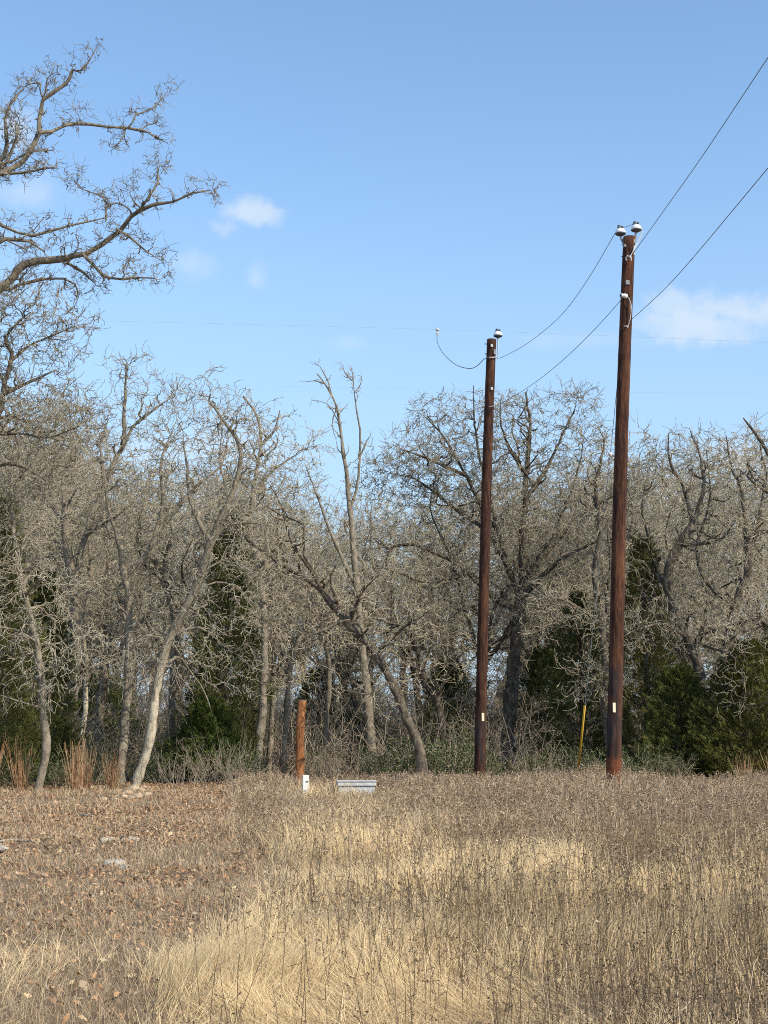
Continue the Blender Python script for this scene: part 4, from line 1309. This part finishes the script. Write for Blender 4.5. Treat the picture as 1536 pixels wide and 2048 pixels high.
def insulator(c, s, root, o0, tilt=(0, 0, 1)):
    """Pin insulator: white porcelain dome, dark underside, clamp on top; returns wire point."""
    c = np.asarray(c, float)
    mb = MB(); mb.lathe([(.112 * s, .0), (.118 * s, .012 * s), (.112 * s, .035 * s), (.095 * s, .07 * s), (.072 * s, .098 * s), (.045 * s, .108 * s), (.02 * s, .11 * s)], c, tilt, 24)
    ins = mb.build('insulator', M['porcelain'], root, o0, True)
    mb = MB(); mb.lathe([(.03 * s, -.06 * s), (.05 * s, -.05 * s), (.06 * s, -.03 * s), (.10 * s, -.026 * s), (.117 * s, -.004 * s), (.113 * s, -.001)], c, tilt, 24)
    k = mb.build('skirt', M['skirt'], ins, None, True)  # shade under the dome is put into this dark grey
    k.data.transform(__import__('mathutils').Matrix.Translation([-q for q in o0]))
    mb = MB(); t = c + np.array([0, 0, .125 * s]); mb.box(t, (.13 * s, .05 * s, .04 * s), .3, bev=.008); mb.lathe([(.03 * s, 0), (.03 * s, .05 * s), (.02 * s, .055 * s)], t - np.array([.03 * s, 0, 0]), (0, 0, 1), 10); mb.lathe([(.022 * s, 0), (.022 * s, .04 * s)], t + np.array([.035 * s, 0, 0]), (0, 0, 1), 10)
    k = mb.build('clamp', M['clampdark'], ins, None)
    k.data.transform(__import__('mathutils').Matrix.Translation([-q for q in o0]))
    return c + np.array([0, 0, .14 * s])


def tag_plate(c, w, h, root, o0, name='tag_plate', mat='tagm'):
    mb = MB(); mb.box(c, (w, .012, h), 0, bev=.0); mb.build(name, M[mat], root, o0)


def screw(c, root, o0, r=.02, L=.05, axis=(0, -1, 0), name='bolt', mat='steel'):
    mb = MB(); mb.lathe([(r, 0), (r, L * .5), (r * .55, L * .5), (r * .55, L)], c, axis, 8); mb.build(name, M[mat], root, o0)


# near (thick) pole
d1 = 30.0
b1 = P(1226, 1600, d1); b1[2] = gz(b1[0], b1[1]) - .05
t1 = P(1258.5, 474, d1)
near = thing('utility_pole', b1, 'thicker and closer wooden utility pole with two white insulators on top', 'utility pole', None)
shaft(b1, t1, .152, .124, seed=3).build('shaft', M['pole_near'], near, b1, True)
F1 = lambda px, py, dy=0.0: P(px, py, d1 + dy)
iL = F1(1241, 467); iR = F1(1272.5, 459.5)
wL = insulator(iL, 1.0, near, b1); wR = insulator(iR, 1.0, near, b1)
mb = MB(); mb.tube([iL + [0, 0, -.05], F1(1243, 478), F1(1249, 490, -.02), F1(1250, 512, -.03)], [.022, .026, .028, .024], 8); mb.build('bracket', M['bracket'], near, b1)
mb = MB(); mb.tube([iR + [0, 0, -.05], F1(1270, 478), F1(1267, 490), F1(1266, 512)], [.024, .028, .026, .022], 8); mb.build('bracket', M['bracket'], near, b1)
for py, hh in ((482, .075), (507, .06)):
    mb = MB(); mb.box(F1(1267.3, py, -.055), (.05, .05, hh), bev=.01); mb.build('bracket_clamp', M['whitemetal'], near, b1)
mb = MB(); mb.tube([wR + [.02, 0, 0], F1(1285, 462), F1(1283, 470, -.03), F1(1274, 488, -.1), F1(1268, 499, -.14), F1(1262, 510, -.17), F1(1259, 516, -.18)], .011, 7); mb.tube([F1(1269, 492, -.12), F1(1267, 502, -.14)], .02, 8); mb.build('jumper', M['whitemetal'], near, b1)
mb = MB(); mb.tube([F1(1252, 516, -.16), F1(1255, 512, -.2), F1(1259, 513, -.21), F1(1262, 516, -.2), F1(1262, 521, -.18)], [.02, .024, .026, .024, .015], 8); mb.tube([F1(1252, 516, -.16), F1(1253, 521, -.18)], .018, 8); mb.build('dead_end_clamp', M['whitemetal'], near, b1)
mb = MB(); mb.box(F1(1250, 491, -.13), (.045, .03, .06), .2, bev=.006); mb.build('bolt_plate', M['bracket'], near, b1)
for py in (490, 513): screw(F1(1246.5, py), near, b1, .012, .05, (-1, -.2, 0))
mb = MB(); mb.box(F1(1255, 565, -.13), (.085, .04, .09), .15, bev=.008); mb.build('bolt_plate', M['bracket'], near, b1)
mb = MB(); mb.lathe([(.02, -.05), (.045, -.04), (.052, 0), (.045, .035), (.03, .05), (.042, .065), (.042, .085), (.02, .095)], F1(1250, 592, -.15), (-1, -.2, .15), 16); mb.build('spool_insulator', M['porcelain'], near, b1, True)
mb = MB(); mb.lathe([(.03, 0), (.034, .015), (.03, .03)], F1(1243, 591, -.17), (-1, -.2, .1), 12); mb.build('spool_cap', M['clampdark'], near, b1)
mb = MB(); mb.tube([F1(1253, 592, -.16), F1(1258, 597, -.19), F1(1261, 605, -.19), F1(1262, 612, -.18), F1(1262, 625, -.18), F1(1260, 640, -.17), F1(1256, 652, -.16)], [.009, .009, .009, .014, .009, .009, .009], 7); mb.build('jumper', M['whitemetal'], near, b1)
mb = MB(); mb.tube([F1(1249, 653, -.15), F1(1253, 652, -.18), F1(1256, 655, -.16)], .016, 8); mb.build('dead_end_clamp', M['whitemetal'], near, b1)
tag_plate(F1(1228.5, 1415, -.147), .056, .19, near, b1)

# distant pole
d2 = 37.0
b2 = P(959, 1580, d2); b2[2] = gz(b2[0], b2[1]) - .05
t2 = P(983.5, 679, d2)
far = thing('utility_pole', b2, 'thinner and more distant wooden utility pole with a single white insulator', 'utility pole', None)
shaft(b2, t2, .142, .118, seed=8).build('shaft', M['pole_far'], far, b2, True)
F2 = lambda px, py, dy=0.0: P(px, py, d2 + dy)
iN = F2(996, 671.5); wN = insulator(iN, 1.02, far, b2)
mb = MB(); mb.tube([iN + [0, 0, -.05], F2(996, 681), F2(995.5, 700), F2(995, 714)], [.024, .015, .013, .013], 8); mb.build('bracket', M['whitemetal'], far, b2)
mb = MB(); mb.box(F2(989, 704, -.12), (.06, .05, .13), .2, bev=.01); mb.build('bracket_clamp', M['bracket'], far, b2)
mb = MB(); mb.tube([F2(979, 715, -.15), F2(984, 715, -.18), F2(992, 714, -.12), F2(996, 717, -.04)], [.02, .015, .012, .018], 7); mb.build('dead_end_clamp', M['whitemetal'], far, b2)
for py in (688, 708): screw(F2(973, py), far, b2, .014, .06, (-1, -.2, 0), mat='clampdark')
for py in (691, 777):
    mb = MB(); mb.box(F2(983.5, py, -.13), (.06, .03, .07), .1, bev=.006); mb.build('bolt_plate', M['whitemetal'], far, b2)
mb = MB(); c = F2(982, 815)
mb.tube([c + [math.cos(a) * .132, math.sin(a) * .132, -.03 * math.cos(a) * -1] for a in np.linspace(math.pi, 2 * math.pi, 12)], .008, 6); mb.box(F2(991.5, 809, -.05), (.04, .06, .07), bev=.008); mb.build('neutral_bracket', M['whitemetal'], far, b2)
tag_plate(F2(966, 1434, -.140), .06, .20, far, b2)

# short stub
d3 = 38.0
b3 = P(600, 1590, d3); b3[2] = gz(b3[0], b3[1]) - .05
t3 = P(604.5, 1401, d3)
stub = thing('post_stub', b3, 'short orange brown wooden pole stub cut off well below the tree branches', 'post')
shaft(b3, t3, .118, .108, seed=15, K=24).build('shaft', M['pole_stub'], stub, b3, True)
mb = MB(); mb.lathe([(.100, 0), (.102, .004), (.09, .012)], t3 + [0.012, 0, .003], (0, 0, 1), 20); mb.build('end_grain', M['deadwood'], stub, b3)


def span(p, q, sag, n=40):
    t = np.linspace(0, 1, n)[:, None]
    c = np.asarray(p)[None] * (1 - t) + np.asarray(q)[None] * t
    c[:, 2] -= sag * 4 * (t * (1 - t))[:, 0]
    return c


def line(name, pts, r, label, mat='wire', cat='power line', splices=()):
    pts = np.asarray(pts, float); o0 = pts[0]
    root = thing(name, o0, label, cat)
    mb = MB(); mb.tube(pts, r, 6); mb.build('cable', M[mat], root, o0, True)
    for s in splices:
        k = int(np.argmin(np.linalg.norm(pts - s, axis=1))); k = min(max(k, 1), len(pts) - 2)
        dr = unit(pts[k + 1] - pts[k - 1])
        mb = MB(); mb.tube([pts[k] - dr * .09, pts[k] - dr * .05, pts[k] + dr * .05, pts[k] + dr * .09], [r * 1.02, r * 1.25, r * 1.25, r * 1.02], 8); mb.build('splice', M['wire'], root, o0)
    return root


def through(p, q, ext):
    """A run from p through q and on by ext metres."""
    p = np.asarray(p); q = np.asarray(q); return q + unit(q - p) * ext


w = [iL + [-.10, -.02, .03], P(1180, 552, 31.5), P(1130, 622, 33.2), P(1085, 664, 34.8), P(1045, 693, 36), P(1003, 715, 36.9), F2(994, 716, -.06)]
line('power_line', catmull(np.array(w), .3), .0064, 'upper slack cable running between the two tall poles')
q0 = F1(1247, 594, -.17)
w = span(q0, F2(989, 812, -.1), .28)
line('power_line', w, .0064, 'lower cable running between the two tall poles down past the domed oak')
p0 = F1(1266, 507, .1); p1 = P(1411, 303, 24.0); p2 = P(1536, 115, 19.6)
w = np.vstack([catmull(np.array([p0, P(1345, 397, 26.9), p1, p2]), .25), through(p1, p2, 38)[None]])
line('power_line', w, .0064, 'upper cable running overhead from the thick pole out of the clearing, with a splice', splices=[p1])
p0 = F1(1262, 640, .1); p1 = P(1383, 519, 25.0); p2 = P(1536, 336, 19.8)
w = np.vstack([catmull(np.array([p0, P(1322, 585, 27.6), p1, p2]), .25), through(p1, p2, 38)[None]])
line('power_line', w, .0064, 'lower cable running from the thick pole out of the clearing, with a splice', splices=[p1])
w = [wL + [.03, 0, -.01], (wL + wR) / 2 + [0, 0, -.02], wR + [-.05, 0, -.01]]
mb = MB(); mb.tube(np.array(w), .008, 6); mb.build('jumper', M['wire'], near, b1)
# the crossing line beyond and its slack tap
cross = 39.0
w = catmull(np.array([P(-400, 628, 39.4), P(130, 640, 39.6), P(875, 659, 39.85), P(1536, 685, 40.2), P(1900, 703, 40.4)]), .5)
line('power_line', w, .0027, 'faint upper horizontal wire crossing the sky just behind the more distant pole', 'farwire')
w = span(P(-400, 750, cross + 4), P(1900, 792, cross + 5.5), .08, 60)
line('power_line', w, .002, 'faint lower horizontal wire crossing just above the tree tops', 'farwire')
hang = P(875, 657.5, 39.85)
tap = thing('jumper_cable', F2(971, 716, -.1), 'slack cable looping from the more distant pole up to the crossing wire', 'cable')
o0 = np.array(tap.location)
w = catmull(np.array([F2(984, 715, -.12), F2(970, 717, -.05), F2(955, 731, .1), F2(940, 737, .4), F2(915, 731, .9), F2(893, 714, 1.6), F2(879, 695, 2.2), F2(874, 680, 2.6), F2(875, 668, 2.75)]), .06)
mb = MB(); mb.tube(w, .010, 7); mb.build('cable', M['wire'], tap, o0, True)
mb = MB(); mb.tube([P(875, 672, 39.76), P(875, 666, 39.78)], [.022, .03], 8); mb.tube([P(873.3, 667, 39.8), P(873, 660, 39.85)], .013, 6); mb.tube([P(877, 667, 39.8), P(877.2, 660, 39.85)], .013, 6); mb.lathe([(.045, 0), (.05, .02), (.04, .05), (.02, .06)], P(875, 661, 39.83), (0, 0, 1), 12)
mb.build('hot_clamp', M['whitemetal'], tap, o0)

# guy wire with its yellow guard
g0 = F1(1246, 655, .1); x = (1139 - 768) / F * 34.6 * 1.02
g1 = np.array([x, 34.6, float(gz(x, 34.6))])
guy = thing('guy_wire', g1, 'thin guy wire from the thick pole down to a tall yellow guard in the weeds', 'guy wire')
mb = MB(); mb.tube(span(g0, g1, .03, 20), .0075, 6); mb.build('cable', M['wire'], guy, g1, True)
at = lambda t: g0 * (1 - t) + g1 * t
ty = lambda py: min(np.linspace(0, 1, 800), key=lambda t: abs((lambda r: 1024 - F * (r @ UP) / (r @ FW))(at(t) - CAM) - py))
ta, tb_ = ty(908), ty(921)
mb = MB(); mb.lathe([(.02, -.05), (.045, -.03), (.045, .03), (.02, .05)], at(ta), at(0) - at(1), 12); mb.build('strain_insulator', M['porcelain'], guy, g1, True)
mb = MB(); mb.box(at(tb_), (.05, .05, .11), bev=.01); mb.build('wire_grip', M['bracket'], guy, g1)
ga, gb = at(ty(1411)), at(ty(1531))
ax = unit(ga - gb); a = unit(np.cross(ax, np.array([0, 1.0, 0]))); bb = np.cross(ax, a)
mb = MB()                                                   # half-round channel
arc = np.linspace(-math.pi * .15, math.pi * 1.15, 12)
vs = []
for c in (gb, ga):
    for rad in (.026, .020):
        for t in arc: vs.append(c + rad * (math.cos(t) * a + math.sin(t) * (bb if bb[1] < 0 else -bb)))
n = len(arc); fs = []
for i in range(n - 1):
    fs += [(i, i + 1, 2 * n + i + 1, 2 * n + i), (n + i + 1, n + i, 3 * n + i, 3 * n + i + 1), (2 * n + i, 2 * n + i + 1, 3 * n + i + 1, 3 * n + i), (i + 1, i, n + i, n + i + 1)]
fs += [(0, 2 * n, 3 * n, n), (n - 1, 2 * n - 1, 4 * n - 1, 3 * n - 1)]
mb.add(vs, fs); gg = mb.build('guy_guard', M['yellow'], guy, g1, True); gg['label'] = 'tall yellow plastic guard around the foot of the guy wire'
fr = (bb if bb[1] < 0 else -bb)
mb = MB(); mb.tube([gb + fr * .0255 + a * .004, ga + fr * .0255 + a * .004], .005, 5); mb.build('guard_groove', M['yellowdark'], guy, g1)
mb = MB(); mb.tube([gb - ax * .02, gb - ax * .35], .011, 6); mb.build('anchor_rod', M['yellowdark'], guy, g1)

# white marker post and metal box in the weeds
dm = 30.5
xm = (615 - 768) / F * dm * 1.01; bmk = np.array([xm, dm, float(gz(xm, dm))])
zt = P(615, 1550, dm)[2]
mk = thing('marker_post', bmk, 'short square white marker post in the weeds beside the orange stub', 'marker post')
hgt = zt - bmk[2]
mb = MB(); mb.box(bmk + [0, 0, hgt / 2 - .02], (.122, .085, hgt + .04), .12, bev=.012); mb.build('post', M['whitepost'], mk, bmk)
mb = MB(); mb.box(bmk + [.035, -.046, hgt - .13], (.05, .006, .022), .12); mb.build('weed_shadow', M['skirt'], mk, bmk)  # dark bar standing in for a weed's shadow on the post

db = 31.0
xb = (714 - 768) / F * db * 1.01; bx_ = np.array([xb, db, float(gz(xb, db)) - .02])
zt = P(714, 1561, db)[2]; hb = zt - bx_[2]
box = thing('utility_box', bx_, 'low grey ribbed metal utility box half sunk in the weeds', 'utility box')
mb = MB(); mb.box(bx_ + [0, 0, hb * .36], (.74, .46, hb * .72), .06, bev=.015); mb.build('body', M['whitemetal'], box, bx_)
mb = MB(); mb.box(bx_ + [0, 0, hb * .78], (.72, .44, hb * .12), .06, bev=.0); mb.build('groove', M['skirt'], box, bx_)
mb = MB(); mb.box(bx_ + [0, 0, hb * .84], (.80, .52, hb * .16), .06, bev=.012); mb.build('rim', M['whitemetal'], box, bx_)
mb = MB(); mb.box(bx_ + [0, 0, hb * .945], (.755, .475, hb * .05), .06, bev=.0); mb.build('groove', M['skirt'], box, bx_)
mb = MB(); mb.box(bx_ + [0, 0, hb * .985], (.82, .54, hb * .03), .06, bev=.004); mb.build('lid', M['whitemetal'], box, bx_)

# ------------------------------------------------------------------ light, sky, camera
SUN_AZ = math.radians(127)      # clockwise from +Y (the view direction): behind the viewer, to one side
SUN_EL = math.radians(37)
sd_ = np.array([math.sin(SUN_AZ) * math.cos(SUN_EL), math.cos(SUN_AZ) * math.cos(SUN_EL), math.sin(SUN_EL)])
ld = bpy.data.lights.new('Sun', 'SUN'); ld.energy = 5.0; ld.angle = math.radians(0.5); ld.color = (1.0, 0.90, 0.735)
lo = bpy.data.objects.new('Sun', ld); COL.objects.link(lo)
from mathutils import Vector
lo.rotation_euler = Vector(-sd_).to_track_quat('-Z', 'Y').to_euler()

world = bpy.data.worlds.new('World'); scene.world = world; world.use_nodes = True
nt = world.node_tree; bg = nt.nodes['Background']
sky = nt.nodes.new('ShaderNodeTexSky'); sky.sky_type = 'NISHITA'; sky.sun_disc = False
sky.sun_elevation = SUN_EL; sky.sun_rotation = SUN_AZ
sky.air_density = 1.0; sky.dust_density = 0.6; sky.ozone_density = 1.6; sky.altitude = 100
# clouds: puffs at fixed compass directions, on a plane ahead at unit distance
tc = nt.nodes.new('ShaderNodeTexCoord')
sep = nt.nodes.new('ShaderNodeSeparateXYZ'); nt.links.new(tc.outputs['Generated'], sep.inputs[0])
def math_(op, a, b=None, clamp=False):
    m = nt.nodes.new('ShaderNodeMath'); m.operation = op; m.use_clamp = clamp
    for s, v in zip(m.inputs, (a, b)):
        if v is None: continue
        if isinstance(v, bpy.types.NodeSocket): nt.links.new(v, s)
        else: s.default_value = v
    return m.outputs[0]
yy = math_('MAXIMUM', sep.outputs['Y'], 0.05)
U = math_('DIVIDE', sep.outputs['X'], yy); Vv = math_('DIVIDE', sep.outputs['Z'], yy)
cmb = nt.nodes.new('ShaderNodeCombineXYZ'); nt.links.new(U, cmb.inputs[0]); nt.links.new(Vv, cmb.inputs[1])
nz = N(nt, 'ShaderNodeTexNoise', i_Scale=16.0, i_Detail=7.0, i_Roughness=0.62); nt.links.new(cmb.outputs[0], nz.inputs['Vector'])
sepn = nt.nodes.new('ShaderNodeSeparateColor'); nt.links.new(nz.outputs['Color'], sepn.inputs[0])
n0 = math_('SUBTRACT', nz.outputs['Fac'], .5)
total = None
def cdir(px, py):
    r = FW + np.array([1.0, 0, 0]) * (px - 768) / F + UP * (1024 - py) / F
    return r[0] / r[1], r[2] / r[1]
for px, py, sx, sy, op, rag in (
        (488, 428, 74, 50, .36, 2.2), (450, 458, 60, 36, .32, 2.4), (385, 525, 75, 55, .20, 1.6), (512, 555, 38, 50, .20, 1.4),
        (1420, 650, 190, 44, .36, 2.0), (1560, 625, 210, 62, .44, 1.8), (1345, 612, 56, 34, .30, 2.2), (1480, 620, 120, 47, .38, 2.0), (70, 390, 130, 60, .26, 1.5), (30, 250, 60, 70, .25, 1.4), (700, 685, 60, 24, .12, 1.4),
        (1480, 930, 120, 60, .5, 1.4), (1330, 1010, 160, 50, .4, 1.4), (1180, 680, 200, 30, .12, 1.2), (400, 900, 260, 60, .25, 1.5)):
    cu, cv_ = cdir(px, py)
    du = math_('DIVIDE', math_('SUBTRACT', U, cu), sx / F); dv = math_('DIVIDE', math_('SUBTRACT', Vv, cv_), sy / F)
    r2 = math_('ADD', math_('MULTIPLY', du, du), math_('MULTIPLY', dv, dv))
    e = math_('SUBTRACT', math_('ADD', .85, math_('MULTIPLY', n0, rag * 2.2)), math_('POWER', r2, .6))
    mr = N(nt, 'ShaderNodeMapRange', interpolation_type='SMOOTHSTEP'); mr.inputs['From Min'].default_value = -.15; mr.inputs['From Max'].default_value = 1.0; mr.inputs['To Max'].default_value = min(1, op * 2.0)
    nt.links.new(e, mr.inputs['Value'])
    total = mr.outputs[0] if total is None else math_('MAXIMUM', total, mr.outputs[0])
fwd = N(nt, 'ShaderNodeMapRange'); fwd.inputs['From Min'].default_value = .2; fwd.inputs['From Max'].default_value = .5; nt.links.new(sep.outputs['Y'], fwd.inputs['Value'])
total = math_('MULTIPLY', total, fwd.outputs[0])
skyc = mix(nt, 1.0, sky.outputs['Color'], (1.4, 1.56, 1.6), 'MULTIPLY')
hz = N(nt, 'ShaderNodeMapRange', interpolation_type='SMOOTHSTEP'); hz.inputs['From Min'].default_value = .42; hz.inputs['From Max'].default_value = -.02; hz.inputs['To Max'].default_value = .85
nt.links.new(sep.outputs['Z'], hz.inputs['Value'])
skyc = mix(nt, hz.outputs[0], skyc, (2.98, 4.05, 5.55))
cl = mix(nt, total, skyc, (5.0, 5.7, 6.5))
nt.links.new(cl, bg.inputs['Color'])
bg.inputs['Strength'].default_value = 0.15

cam = bpy.data.cameras.new('Camera'); co = bpy.data.objects.new('Camera', cam); COL.objects.link(co)
cam.sensor_fit = 'VERTICAL'; cam.sensor_height = 36.0; cam.sensor_width = 27.0; cam.lens = F * 36.0 / 2048
cam.clip_start = 0.1; cam.clip_end = 5000
co.location = CAM; co.rotation_euler = (math.pi / 2 + PITCH, 0, 0)
scene.camera = co
scene.render.resolution_x = 768; scene.render.resolution_y = 1024
scene.view_settings.view_transform = 'Standard'; scene.view_settings.look = 'None'
scene.view_settings.exposure = 0; scene.view_settings.gamma = 1
scene.cycles.max_bounces = 5; scene.cycles.diffuse_bounces = 2; scene.cycles.transmission_bounces = 2; scene.cycles.transparent_max_bounces = 4
scene.cycles.use_denoising = False
scene.cycles.filter_width = 1.0
